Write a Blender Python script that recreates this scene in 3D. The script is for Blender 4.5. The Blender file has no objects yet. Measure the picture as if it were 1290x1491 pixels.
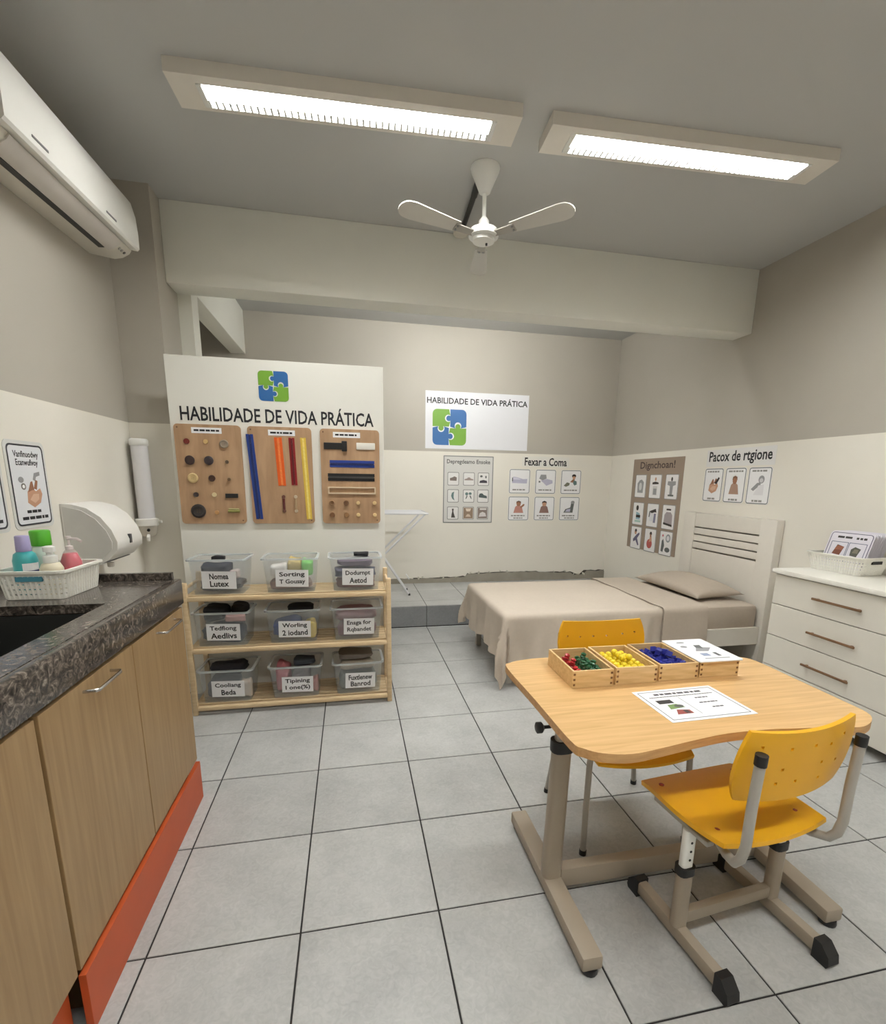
import bpy, bmesh, math, random
from mathutils import Matrix, Vector
SC = bpy.context.scene
COL = SC.collection
PI = math.pi

# ------------------------------------------------------------------ camera
cam_data = bpy.data.cameras.new('camera')
cam = bpy.data.objects.new('camera', cam_data)
COL.objects.link(cam)
cam_data.sensor_fit = 'HORIZONTAL'
cam_data.sensor_width = 36.0
cam_data.lens = 700.486 / 1290 * 36.0
cam_data.shift_x = (645 - 655.346) / 1290
cam_data.shift_y = (844.259 - 745.5) / 1290
cam_data.clip_start = 0.02
_r = Vector((0.9799079, -0.19890544, 0.01473538))
_d = Vector((-0.02613015, -0.20127068, -0.97918707))
_f = Vector((0.19773144, 0.95912811, -0.20242416))
cam.matrix_world = Matrix(((_r.x, -_d.x, -_f.x, 0.64422), (_r.y, -_d.y, -_f.y, -1.34804),
                           (_r.z, -_d.z, -_f.z, 1.42817), (0, 0, 0, 1)))
SC.camera = cam

# ------------------------------------------------------------------ world, exposure
w = bpy.data.worlds.new('world'); SC.world = w; w.use_nodes = True
w.node_tree.nodes['Background'].inputs[0].default_value = (0.6, 0.62, 0.65, 1)
w.node_tree.nodes['Background'].inputs[1].default_value = 0.2
SC.view_settings.view_transform = 'Standard'
SC.view_settings.look = 'None'
SC.view_settings.gamma = 1.0
SC.view_settings.use_curve_mapping = False
SC.view_settings.exposure = 0.33
LAMP = 75.0          # radiance of the fluorescent trays

# ------------------------------------------------------------------ materials
def lin(c):
    return tuple(((x / 255) / 12.92 if x / 255 <= .04045 else ((x / 255 + .055) / 1.055) ** 2.4) for x in c) + (1,)
_MC = {}
def P(c, rough=.5, metal=0.0, alpha=1.0, var=0.06, scale=14, bump=0.0, name=None, coat=0.0):
    """plain procedural material: one colour with a little noise in it"""
    key = (c, rough, metal, alpha, var, scale, bump, coat)
    if key in _MC: return _MC[key]
    m = bpy.data.materials.new(name or 'mat_%02x%02x%02x' % tuple(int(x) for x in c)); m.use_nodes = True
    nt = m.node_tree; b = nt.nodes['Principled BSDF']
    b.inputs['Roughness'].default_value = rough; b.inputs['Metallic'].default_value = metal
    b.inputs['Alpha'].default_value = alpha; b.inputs['Coat Weight'].default_value = coat
    tc = nt.nodes.new('ShaderNodeTexCoord'); no = nt.nodes.new('ShaderNodeTexNoise')
    no.inputs['Scale'].default_value = scale; no.inputs['Detail'].default_value = 3
    nt.links.new(tc.outputs['Object'], no.inputs['Vector'])
    mx = nt.nodes.new('ShaderNodeMix'); mx.data_type = 'RGBA'
    L = lin(c)
    mx.inputs[6].default_value = tuple(x * (1 - var) for x in L[:3]) + (1,)
    mx.inputs[7].default_value = tuple(min(1, x * (1 + var)) for x in L[:3]) + (1,)
    nt.links.new(no.outputs['Fac'], mx.inputs[0]); nt.links.new(mx.outputs[2], b.inputs['Base Color'])
    if bump:
        bp = nt.nodes.new('ShaderNodeBump'); bp.inputs['Strength'].default_value = bump
        bp.inputs['Distance'].default_value = .01
        nt.links.new(no.outputs['Fac'], bp.inputs['Height']); nt.links.new(bp.outputs[0], b.inputs['Normal'])
    _MC[key] = m
    return m

def grain(name, c0, c1, stretch, scale=3.0, rough=.45, bump=.05):
    """wood / laminate: noise stretched along the grain"""
    m = bpy.data.materials.new(name); m.use_nodes = True
    nt = m.node_tree; b = nt.nodes['Principled BSDF']; b.inputs['Roughness'].default_value = rough
    tc = nt.nodes.new('ShaderNodeTexCoord'); mp = nt.nodes.new('ShaderNodeMapping')
    mp.inputs['Scale'].default_value = stretch
    nt.links.new(tc.outputs['Object'], mp.inputs[0])
    no = nt.nodes.new('ShaderNodeTexNoise'); no.inputs['Scale'].default_value = scale
    no.inputs['Detail'].default_value = 6; no.inputs['Distortion'].default_value = .6
    nt.links.new(mp.outputs[0], no.inputs['Vector'])
    cr = nt.nodes.new('ShaderNodeValToRGB')
    cr.color_ramp.elements[0].position = .32; cr.color_ramp.elements[0].color = lin(c0)
    cr.color_ramp.elements[1].position = .68; cr.color_ramp.elements[1].color = lin(c1)
    nt.links.new(no.outputs['Fac'], cr.inputs[0]); nt.links.new(cr.outputs[0], b.inputs['Base Color'])
    bp = nt.nodes.new('ShaderNodeBump'); bp.inputs['Strength'].default_value = bump; bp.inputs['Distance'].default_value = .005
    nt.links.new(no.outputs['Fac'], bp.inputs['Height']); nt.links.new(bp.outputs[0], b.inputs['Normal'])
    return m

def wall_paint(name, low, high, zsplit):
    m = bpy.data.materials.new(name); m.use_nodes = True
    nt = m.node_tree; b = nt.nodes['Principled BSDF']; b.inputs['Roughness'].default_value = .55
    g = nt.nodes.new('ShaderNodeNewGeometry'); sx = nt.nodes.new('ShaderNodeSeparateXYZ')
    nt.links.new(g.outputs['Position'], sx.inputs[0])
    gt = nt.nodes.new('ShaderNodeMath'); gt.operation = 'GREATER_THAN'; gt.inputs[1].default_value = zsplit
    nt.links.new(sx.outputs['Z'], gt.inputs[0])
    mx = nt.nodes.new('ShaderNodeMix'); mx.data_type = 'RGBA'
    mx.inputs[6].default_value = lin(low); mx.inputs[7].default_value = lin(high)
    nt.links.new(gt.outputs[0], mx.inputs[0])
    no = nt.nodes.new('ShaderNodeTexNoise'); no.inputs['Scale'].default_value = 2.2; no.inputs['Detail'].default_value = 5
    nt.links.new(g.outputs['Position'], no.inputs['Vector'])
    mr = nt.nodes.new('ShaderNodeMapRange'); mr.inputs[3].default_value = .93; mr.inputs[4].default_value = 1.03
    nt.links.new(no.outputs['Fac'], mr.inputs[0])
    mu = nt.nodes.new('ShaderNodeMix'); mu.data_type = 'RGBA'; mu.blend_type = 'MULTIPLY'; mu.inputs[0].default_value = 1
    nt.links.new(mx.outputs[2], mu.inputs[6]); nt.links.new(mr.outputs[0], mu.inputs[7])
    nt.links.new(mu.outputs[2], b.inputs['Base Color'])
    n2 = nt.nodes.new('ShaderNodeTexNoise'); n2.inputs['Scale'].default_value = 160
    nt.links.new(g.outputs['Position'], n2.inputs['Vector'])
    bp = nt.nodes.new('ShaderNodeBump'); bp.inputs['Strength'].default_value = .05; bp.inputs['Distance'].default_value = .003
    nt.links.new(n2.outputs['Fac'], bp.inputs['Height']); nt.links.new(bp.outputs[0], b.inputs['Normal'])
    return m

def tile_mat(name, c):
    m = bpy.data.materials.new(name); m.use_nodes = True
    nt = m.node_tree; b = nt.nodes['Principled BSDF']
    b.inputs['Roughness'].default_value = .34; b.inputs['Specular IOR Level'].default_value = .35
    g = nt.nodes.new('ShaderNodeNewGeometry'); oi = nt.nodes.new('ShaderNodeObjectInfo')
    n1 = nt.nodes.new('ShaderNodeTexNoise'); n1.inputs['Scale'].default_value = 42; n1.inputs['Detail'].default_value = 4
    n1.inputs['Distortion'].default_value = 1.6
    nt.links.new(g.outputs['Position'], n1.inputs['Vector'])
    n2 = nt.nodes.new('ShaderNodeTexNoise'); n2.inputs['Scale'].default_value = 5; n2.inputs['Detail'].default_value = 2
    nt.links.new(g.outputs['Position'], n2.inputs['Vector'])
    a = nt.nodes.new('ShaderNodeMath'); a.operation = 'ADD'
    nt.links.new(n1.outputs['Fac'], a.inputs[0]); nt.links.new(n2.outputs['Fac'], a.inputs[1])
    a2 = nt.nodes.new('ShaderNodeMath'); a2.operation = 'MULTIPLY_ADD'; a2.inputs[1].default_value = .25
    nt.links.new(oi.outputs['Random'], a2.inputs[0]); nt.links.new(a.outputs[0], a2.inputs[2])
    mr = nt.nodes.new('ShaderNodeMapRange'); mr.inputs[1].default_value = .6; mr.inputs[2].default_value = 1.65
    mr.inputs[3].default_value = .76; mr.inputs[4].default_value = 1.18
    nt.links.new(a2.outputs[0], mr.inputs[0])
    mu = nt.nodes.new('ShaderNodeMix'); mu.data_type = 'RGBA'; mu.blend_type = 'MULTIPLY'; mu.inputs[0].default_value = 1
    mu.inputs[6].default_value = lin(c); nt.links.new(mr.outputs[0], mu.inputs[7])
    nt.links.new(mu.outputs[2], b.inputs['Base Color'])
    return m

def granite():
    m = bpy.data.materials.new('granite'); m.use_nodes = True
    nt = m.node_tree; b = nt.nodes['Principled BSDF']; b.inputs['Roughness'].default_value = .2
    tc = nt.nodes.new('ShaderNodeTexCoord')
    n1 = nt.nodes.new('ShaderNodeTexNoise'); n1.inputs['Scale'].default_value = 34; n1.inputs['Detail'].default_value = 7
    n1.inputs['Distortion'].default_value = 2.2; n1.inputs['Roughness'].default_value = .62
    nt.links.new(tc.outputs['Object'], n1.inputs['Vector'])
    cr = nt.nodes.new('ShaderNodeValToRGB'); e = cr.color_ramp.elements
    e[0].position = .36; e[0].color = lin((34, 31, 28)); e[1].position = .76; e[1].color = lin((172, 162, 150))
    x = e.new(.5); x.color = lin((76, 69, 63)); x = e.new(.6); x.color = lin((112, 102, 94))
    nt.links.new(n1.outputs['Fac'], cr.inputs[0]); nt.links.new(cr.outputs[0], b.inputs['Base Color'])
    return m

def emit(name, c, s):
    m = bpy.data.materials.new(name); m.use_nodes = True
    nt = m.node_tree; nt.nodes.remove(nt.nodes['Principled BSDF'])
    e = nt.nodes.new('ShaderNodeEmission'); e.inputs[0].default_value = lin(c); e.inputs[1].default_value = s
    nt.links.new(e.outputs[0], nt.nodes['Material Output'].inputs[0])
    return m

def clear_plastic(name, c, alpha):
    """thin milky see-through plastic"""
    m = bpy.data.materials.new(name); m.use_nodes = True
    nt = m.node_tree; b = nt.nodes['Principled BSDF']
    b.inputs['Base Color'].default_value = lin(c); b.inputs['Roughness'].default_value = .25
    b.inputs['Alpha'].default_value = alpha
    return m

WHITE_WALL = (234, 229, 218); GREY_WALL = (182, 176, 165)
m_wall = wall_paint('two_tone_wall', WHITE_WALL, GREY_WALL, 1.752)
m_ceil = P((190, 190, 188), .7, var=.02, scale=2, name='ceiling_paint')
m_beam = P((240, 239, 230), .6, var=.025, scale=3, name='beam_paint')
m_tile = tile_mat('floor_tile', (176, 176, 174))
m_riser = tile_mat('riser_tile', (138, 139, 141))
m_grout = P((44, 42, 41), .9, var=.2)
m_granite = granite()
m_door = grain('oak_laminate', (144, 115, 78), (162, 134, 95), (14, 14, .7), 4.0, .42, .02)
m_dooredge = P((96, 68, 38), .6)
m_orange = P((184, 80, 36), .45, var=.08)
m_pine = grain('pine', (204, 176, 136), (222, 198, 160), (2, 18, 18), 3, .5)
m_boardwood = grain('mdf_board', (164, 130, 98), (184, 150, 116), (8, 8, 1.4), 3, .6)
m_tabletop = grain('beech_laminate', (206, 164, 108), (226, 186, 132), (1.2, 22, 10), 3.0, .32, .015)
m_edge = grain('beech_edge', (186, 140, 88), (206, 162, 108), (2, 20, 30), 3, .45)
m_traywood = grain('tray_wood', (206, 170, 116), (226, 194, 142), (3, 18, 24), 3, .5)
m_white = P((232, 230, 224), .35, var=.02)
m_whitep = P((236, 236, 232), .3, var=.015)
m_offw = P((214, 208, 196), .5, var=.03)
m_bedwhite = P((222, 216, 206), .45, var=.03)
m_paper = P((240, 240, 242), .5, var=.01)
m_ink = P((30, 30, 34), .6)
m_black = P((24, 23, 24), .45)
m_grey = P((128, 128, 128), .5)
m_chrome = P((200, 198, 194), .22, metal=1.0, var=.02)
m_steel = P((150, 150, 150), .32, metal=1.0, var=.04)
m_tubegrey = P((172, 168, 160), .4, var=.04)
m_taupe = P((158, 146, 130), .45, var=.04)
m_yellow = P((234, 174, 26), .38, var=.03)
m_linen = P((200, 187, 172), .85, var=.05, scale=40, bump=.05)
m_linen2 = P((186, 173, 158), .85, var=.05, scale=40, bump=.05)

# ------------------------------------------------------------------ mesh building
class MB:
    def __init__(s): s.v = []; s.f = []; s.m = []
    def add(s, vs, fs, mi=0):
        o = len(s.v); s.v += [tuple(v) for v in vs]
        s.f += [tuple(i + o for i in f) for f in fs]; s.m += [mi] * len(fs)
        return s
    def box(s, x0, x1, y0, y1, z0, z1, mi=0, b=0, rot=None):
        if b:
            bm = bmesh.new(); bmesh.ops.create_cube(bm, size=1)
            for v in bm.verts:
                v.co = Vector(((x0 + x1) / 2 + v.co.x * (x1 - x0), (y0 + y1) / 2 + v.co.y * (y1 - y0), (z0 + z1) / 2 + v.co.z * (z1 - z0)))
            bmesh.ops.bevel(bm, geom=list(bm.edges), offset=b, segments=2, affect='EDGES', profile=.5)
            bm.verts.index_update()
            vs = [v.co.copy() for v in bm.verts]; fs = [[v.index for v in f.verts] for f in bm.faces]; bm.free()
        else:
            vs = [Vector((x, y, z)) for x in (x0, x1) for y in (y0, y1) for z in (z0, z1)]
            fs = [(0, 1, 3, 2), (4, 6, 7, 5), (0, 4, 5, 1), (2, 3, 7, 6), (0, 2, 6, 4), (1, 5, 7, 3)]
        if rot is not None:
            c = Vector(((x0 + x1) / 2, (y0 + y1) / 2, (z0 + z1) / 2)); vs = [c + rot @ (v - c) for v in vs]
        return s.add(vs, fs, mi)
    def tube(s, pts, r, n=10, mi=0, closed=False):
        pts = [Vector(p) for p in pts]; k = len(pts)
        rs = r if isinstance(r, (list, tuple)) else [r] * k
        T = []
        for i in range(k):
            a = pts[(i - 1) % k] if (i or closed) else pts[0]; b = pts[(i + 1) % k] if (i < k - 1 or closed) else pts[-1]
            T.append((b - a).normalized())
        u = T[0].orthogonal().normalized(); vs = []
        for i in range(k):
            u = (u - T[i] * u.dot(T[i])).normalized(); w_ = T[i].cross(u)
            for j in range(n):
                a = 2 * PI * j / n; vs.append(pts[i] + (u * math.cos(a) + w_ * math.sin(a)) * rs[i])
        fs = []
        for i in range(k if closed else k - 1):
            for j in range(n):
                a = i * n + j; b = i * n + (j + 1) % n; c = ((i + 1) % k) * n
                fs.append((a, b, c + (j + 1) % n, c + j))
        if not closed:
            fs.append(tuple(range(n))[::-1]); fs.append(tuple((k - 1) * n + j for j in range(n)))
        return s.add(vs, fs, mi)
    def lathe(s, prof, n=20, c=(0, 0, 0), M=None, mi=0):
        vs = []; c = Vector(c)
        for r, z in prof:
            for j in range(n):
                p = Vector((r * math.cos(2 * PI * j / n), r * math.sin(2 * PI * j / n), z))
                if M is not None: p = M @ p
                vs.append(c + p)
        fs = []
        for i in range(len(prof) - 1):
            for j in range(n):
                fs.append((i * n + j, i * n + (j + 1) % n, (i + 1) * n + (j + 1) % n, (i + 1) * n + j))
        fs.append(tuple(range(n))[::-1]); fs.append(tuple((len(prof) - 1) * n + j for j in range(n)))
        return s.add(vs, fs, mi)
    def prism(s, out, a, b, fn, mi=0, side=None):
        """outline (p, q) swept from a to b; fn(p, q, h) gives the point"""
        n = len(out)
        vs = [fn(p, q, a) for p, q in out] + [fn(p, q, b) for p, q in out]
        s.add(vs, [tuple(range(n))[::-1], tuple(range(n, 2 * n))], mi)
        o = len(s.v) - 2 * n
        s.f += [(o + i, o + (i + 1) % n, o + n + (i + 1) % n, o + n + i) for i in range(n)]
        s.m += [mi if side is None else side] * n
        return s
    def ring(s, out, inn, a, b, fn, mi=0):
        n = len(out)
        vs = [fn(p, q, h) for h in (a, b) for o in (out, inn) for p, q in o]
        fs = []
        for i in range(n):
            j = (i + 1) % n
            fs += [(i, j, n + j, n + i), (2 * n + i, 3 * n + i, 3 * n + j, 2 * n + j),
                   (i, 2 * n + i, 2 * n + j, j), (n + i, n + j, 3 * n + j, 3 * n + i)]
        return s.add(vs, fs, mi)
    def shell(s, nu, nv, fn, th, mi=0, hole=None):
        """a curved sheet with thickness; fn(u, v) in 0..1; hole(i, j) cells are cut through"""
        g = [[Vector(fn(i / nu, j / nv)) for j in range(nv + 1)] for i in range(nu + 1)]
        vs = []
        for sd in (0, 1):
            for i in range(nu + 1):
                for j in range(nv + 1):
                    if sd:
                        du = g[min(i + 1, nu)][j] - g[max(i - 1, 0)][j]; dv = g[i][min(j + 1, nv)] - g[i][max(j - 1, 0)]
                        nn = du.cross(dv); nn = nn.normalized() if nn.length > 1e-12 else Vector((0, 0, 1))
                        vs.append(g[i][j] - nn * th)
                    else: vs.append(g[i][j])
        N = (nu + 1) * (nv + 1); ix = lambda i, j: i * (nv + 1) + j
        on = lambda i, j: 0 <= i < nu and 0 <= j < nv and not (hole and hole(i, j))
        fs = []
        for i in range(nu):
            for j in range(nv):
                if not on(i, j): continue
                a, b, c, d = ix(i, j), ix(i + 1, j), ix(i + 1, j + 1), ix(i, j + 1)
                fs += [(a, b, c, d), (N + a, N + d, N + c, N + b)]
                for (p, q, e) in ((b, a, (i, j - 1)), (c, b, (i + 1, j)), (d, c, (i, j + 1)), (a, d, (i - 1, j))):
                    if not on(*e): fs.append((p, q, N + q, N + p))
        return s.add(vs, fs, mi)
    def build(s, name, mats, parent=None, smooth=False, w=False, ang=40):
        """link as ONE mesh object; w: vertices are in world space, made local to the parent's place"""
        me = bpy.data.meshes.new(name)
        off = Vector(parent.location) if (w and parent is not None) else Vector((0, 0, 0))
        if w and parent is not None and parent.parent is not None: off = off + Vector(parent.parent.location)
        me.from_pydata([tuple(Vector(v) - off) for v in s.v], [], s.f)
        for m in (mats if isinstance(mats, (list, tuple)) else [mats]): me.materials.append(m)
        me.polygons.foreach_set('material_index', s.m)
        bm = bmesh.new(); bm.from_mesh(me); bmesh.ops.recalc_face_normals(bm, faces=bm.faces); bm.to_mesh(me); bm.free()
        if smooth:
            me.polygons.foreach_set('use_smooth', [True] * len(me.polygons))
            me.set_sharp_from_angle(angle=math.radians(ang))
        me.update()
        o = bpy.data.objects.new(name, me); COL.objects.link(o); o.parent = parent
        return o

def tag(o, label=None, cat=None, group=None, kind=None):
    for k, v in (('label', label), ('category', cat), ('group', group), ('kind', kind)):
        if v: o[k] = v
    return o
def thing(name, label, cat, loc=(0, 0, 0), rz=0.0, group=None):
    o = bpy.data.objects.new(name, None); COL.objects.link(o)
    o.location = loc; o.rotation_euler = (0, 0, rz); o.empty_display_size = .05
    return tag(o, label, cat, group)
def copy_obj(o, parent=None, loc=None):
    c = o.copy(); COL.objects.link(c); c.parent = parent
    if loc is not None: c.location = loc
    return c
def copy_tree(o, parent=None):
    c = copy_obj(o, parent)
    for ch in list(o.children): copy_tree(ch, c)
    return c
def struct(o): o['kind'] = 'structure'; return o

def rr(wd, ht, r, n=4, cx=0, cy=0):
    r = min(r, wd / 2 - 1e-5, ht / 2 - 1e-5)
    out = []
    for k, (sx, sy) in enumerate(((1, 1), (-1, 1), (-1, -1), (1, -1))):
        for i in range(n + 1):
            a = k * PI / 2 + i * PI / 2 / n
            out.append((cx + sx * (wd / 2 - r) + r * math.cos(a), cy + sy * (ht / 2 - r) + r * math.sin(a)))
    return out
XZ = lambda p, q, h: (p, -h, q)      # wall frame: h stands proud towards the viewer (-Y)
XY = lambda p, q, h: (p, q, h)

_TM = {}
def text_mesh(s, bold=0.0):
    if (s, bold) in _TM: return _TM[(s, bold)]
    cu = bpy.data.curves.new('lettering', 'FONT'); cu.body = s; cu.size = 1; cu.offset = bold; cu.resolution_u = 2
    o = bpy.data.objects.new('lettering', cu); COL.objects.link(o)
    dg = bpy.context.evaluated_depsgraph_get(); dg.update()
    me = o.evaluated_get(dg).to_mesh()
    vs = [v.co.copy() for v in me.vertices]; fs = [tuple(p.vertices) for p in me.polygons]
    bpy.data.objects.remove(o); bpy.data.curves.remove(cu)
    x0 = min(v.x for v in vs); x1 = max(v.x for v in vs); y0 = min(v.y for v in vs); y1 = max(v.y for v in vs)
    vs = [((v.x - x0) / (x1 - x0) - .5, (v.y - y0) / (y1 - y0) - .5) for v in vs]
    _TM[(s, bold)] = (vs, fs)
    return vs, fs
def letters(mb, s, cx, cz, wd, ht, h=.0012, bold=.012, mi=0, fn=XZ):
    vs, fs = text_mesh(s, bold)
    return mb.add([fn(cx + x * wd, cz + y * ht, h) for x, y in vs], fs, mi)
def ellipse(cx, cy, rx, ry, n=14, a0=0.0):
    return [(cx + rx * math.cos(a0 + 2 * PI * i / n), cy + ry * math.sin(a0 + 2 * PI * i / n)) for i in range(n)]
def picture(name, parent, shapes, cx, cz, wd, ht, h, fn=XZ):
    """flat printed drawing: shapes are (colour, outline in -.5...5 card units)"""
    mb = MB(); mats = []
    for k, (c, out) in enumerate(shapes):
        m = P(c, .6)
        if m not in mats: mats.append(m)
        mb.prism([(cx + p * wd, cz + q * ht) for p, q in out], h, h + .0004 + .00006 * k, fn, mats.index(m))
    return mb.build(name, mats, parent)
def bars(mb, rows, h, mi=0, fn=XZ, seed=1):
    """captions too small to read: rows of short word marks (cx, cz, width, height)"""
    rnd = random.Random(seed)
    for cx, cz, wd, ht in rows:
        x = cx - wd / 2
        while x < cx + wd / 2 - ht:
            l = min(ht * rnd.uniform(1.0, 3.2), cx + wd / 2 - x)
            mb.prism([(x, cz - ht / 2), (x + l, cz - ht / 2), (x + l, cz + ht / 2), (x, cz + ht / 2)], h, h + .0004, fn, mi)
            x += l + ht * .45
    return mb

# ================================================================== SETTING
XL, XR, YB, YF, ZC = -.70, 3.83, 4.27, -2.6, 3.08
S = .45; GAP = .006; YS = 3.2; ZP = .215

def slab(name, x0, x1, y0, y1, z0, z1, mat, b=0):
    return struct(MB().box(x0, x1, y0, y1, z0, z1, 0, b).build(name, mat))
floor = slab('floor', XL - .15, XR + .15, YF - .15, YS, -.12, -.0035, m_grout)
platform = slab('floor_platform', -1.05, XR + .15, YS + .008, YB + .15, -.12, ZP - .0035, m_grout)
_tm = {}
def tile(name, parent, x0, x1, y0, y1, z, mat, vert=False):
    sx, sy = round(x1 - x0 - GAP, 4), round(y1 - y0 - GAP, 4)
    k = (sx, sy, vert, mat.name)
    if k not in _tm:
        mb = MB()
        c = .0016
        o = [(-sx / 2, -sy / 2), (sx / 2, -sy / 2), (sx / 2, sy / 2), (-sx / 2, sy / 2)]
        i = [(p - math.copysign(c, p), q - math.copysign(c, q)) for p, q in o]
        f = (lambda p, q, h: (p, -h, q)) if vert else XY
        mb.add([f(p, q, -.008) for p, q in o] + [f(p, q, -.0012) for p, q in o] + [f(p, q, 0) for p, q in i],
               [(8, 9, 10, 11), (3, 2, 1, 0)] + [(a, (a + 1) % 4, 4 + (a + 1) % 4, 4 + a) for a in range(4)] +
               [(4 + a, 4 + (a + 1) % 4, 8 + (a + 1) % 4, 8 + a) for a in range(4)])
        t = mb.build(name, mat, parent); _tm[k] = t
    else:
        t = copy_obj(_tm[k], parent); t.name = name
    t.location = ((x0 + x1) / 2, z, (y0 + y1) / 2) if vert else ((x0 + x1) / 2, (y0 + y1) / 2, z)
    return t
def span(a, b, step, org):
    ks = range(math.floor((a - org) / step), math.ceil((b - org) / step))
    return [(max(a, org + k * step), min(b, org + (k + 1) * step)) for k in ks if min(b, org + (k + 1) * step) - max(a, org + k * step) > .02]
for x0, x1 in span(XL, XR, S, 0):
    for y0, y1 in span(YF, YS, S, 0): tile('tile', floor, x0, x1, y0, y1, 0, m_tile)
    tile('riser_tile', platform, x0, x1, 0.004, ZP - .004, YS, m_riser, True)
for x0, x1 in span(-.9, XR, S, 0):
    for y0, y1 in span(YS, YB, S, YS + .20): tile('tile', platform, x0, x1, y0, y1, ZP, m_tile)

struct(MB().box(XL - .15, XL, YF, 2.12, 0, ZC).build('wall_left', m_wall))
struct(MB().box(XL - .15, -.455, 2.12, 2.47, 0, ZC).build('wall_pillar', m_wall))
struct(MB().box(-1.05, -.37, 2.47, 2.62, 0, ZC).build('wall_column', m_beam))
struct(MB().box(-1.05, -.90, 2.62, YB, 0, ZC).build('wall_alcove', m_wall))
struct(MB().box(XR, XR + .15, YF, YB + .15, 0, ZC).build('wall_right', m_wall))
struct(MB().box(-1.05, XR, YB, YB + .15, 0, ZC).build('wall_back', m_wall))
struct(MB().box(XL - .15, XR + .15, YF - .15, YF, 0, ZC).build('wall_front', m_wall))
struct(MB().box(-1.05, XR + .15, YF - .15, YB + .15, ZC, ZC + .12).build('ceiling', m_ceil))
struct(MB().box(-.455, XR, 2.27, 2.47, 2.615, ZC, 0, .006).build('trim_beam', m_beam, smooth=True))
struct(MB().box(-.52, -.375, 2.62, YB, 2.665, ZC, 0, .006).build('trim_side_beam', m_beam, smooth=True))

# ragged cement skirting along the back wall, with bits of broken plaster
rnd = random.Random(4)
def ragged(name, x0, x1, base, amp, y0, y1, mat, seed, step=.045):
    r = random.Random(seed); xs = []; x = x0
    while x < x1: xs.append(x); x += step * r.uniform(.5, 1.4)
    xs.append(x1)
    out = [(x0, ZP)] + [(x, ZP + base(x) + r.uniform(-amp, amp)) for x in xs] + [(x1, ZP)]
    return MB().prism(out, y0, y1, lambda p, q, h: (p, h, q)).build(name, mat)
hb = lambda x: .065 + (.012 * math.sin(x * 3.1)) + (.03 if 2.0 < x < 3.4 else 0) + (.045 if x > 3.55 else 0)
bb = struct(ragged('baseboard_back', -.9, XR, hb, .006, YB - .022, YB, P((150, 144, 132), .9, var=.22, scale=9, bump=.3), 3))
ragged('crack', 1.35, XR, lambda x: hb(x) + .008, .006, YB - .006, YB - .0005, P((74, 70, 62), .95, var=.4, scale=30), 8).parent = bb
for k in range(16):
    x = rnd.uniform(1.3, 3.7); s_ = rnd.uniform(.012, .03)
    z = ZP + hb(x) + rnd.uniform(.0, .02)
    MB().lathe([(s_ * .3, -s_ * .4), (s_, 0), (s_ * .4, s_ * .5)], 6, (x, YB - .012, z), Matrix.Rotation(rnd.uniform(0, 3), 3, 'Y')).build('plaster_chip', P((206, 202, 190), .9), bb)

# ================================================================== CEILING LIGHTS, FAN, AIR CONDITIONER
m_glow = emit('tube_glow', (252, 253, 250), LAMP)
m_lum = P((226, 220, 210), .4, var=.04)
def luminaire(label, cx, cy, rz, ln=1.50, wd=.20, glow=None):
    glow = glow or m_glow
    t = thing('ceiling_light', label, 'light', (cx, cy, ZC), rz, 'fluorescent ceiling lights')
    a, b, z0 = ln / 2, wd / 2, -.055
    # pan with a sunken tray: rim ring, sloped sides
    out = [(-a, -b), (a, -b), (a, b), (-a, b)]; e = ln / 2 - .12
    inn = [(-e, -.052), (e, -.052), (e, .066), (-e, .066)]
    MB().ring(out, inn, -.0005, z0, XY).build('housing', m_lum, t)
    MB().box(-e, e, -.052, .066, -.022, -.012).build('tube_tray', glow, t)
    for y in (-.024, .03):
        MB().tube([(-e + .02, y, -.034), (e - .02, y, -.034)], .011, 8).build('tube', glow, t, True)
    fin = MB()                                   # thin cross blades of the louvre, too fine to pick apart
    n = 44
    for i in range(n):
        x = -e + (i + .5) * 2 * e / n
        fin.box(x - .005, x + .005, .026, .066, z0 - .006, z0 + .004)
    fin.box(-e, e, .0655, .068, z0 - .007, -.024).box(-e, e, .0245, .0265, z0 - .006, z0 + .004)
    f = fin.build('louvre', P((236, 236, 234), .25, var=.01), t); f['kind'] = 'stuff'
    for s_ in (-1, 1):
        MB().box(s_ * e - .012, s_ * e + .012, -.056, .07, z0 - .007, z0 + .012, 0, .003).build('end_clip', m_whitep, t, True)
    return t
luminaire('white fluorescent ceiling light, the one nearer the air conditioner', .70, 1.21, math.radians(-3.1))
luminaire('white fluorescent ceiling light, the one further from the air conditioner', 2.345, 1.14, math.radians(-3.0))
for x, q in ((.70, 'sink'), (2.345, 'dresser')): luminaire('added white fluorescent fill light behind the viewer on the %s side' % q, x, -1.3, math.radians(-3.0))  # unseen rear pair, added as fill light for the room
bt = thing('fill_batten', 'added white twin-tube fill light hidden on the alcove side of the beam', 'light', (1.75, 2.4705, 2.78))  # added out of sight behind the beam to brighten the alcove
MB().box(-.68, .68, .0, .05, -.06, .06, 0, .006).build('housing', m_lum, bt)
for z in (-.03, .03):
    MB().tube([(-.63, .075, z), (.63, .075, z)], .014, 10).build('tube', emit('fill_batten_glow', (252, 253, 250), LAMP * 1.2) if z < 0 else bpy.data.materials['fill_batten_glow'], bt, True)
    for x in (-.64, .64): MB().box(x - .012, x + .012, .05, .092, z - .017, z + .017, 0, .003).build('tube_holder', m_whitep, bt)

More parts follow.
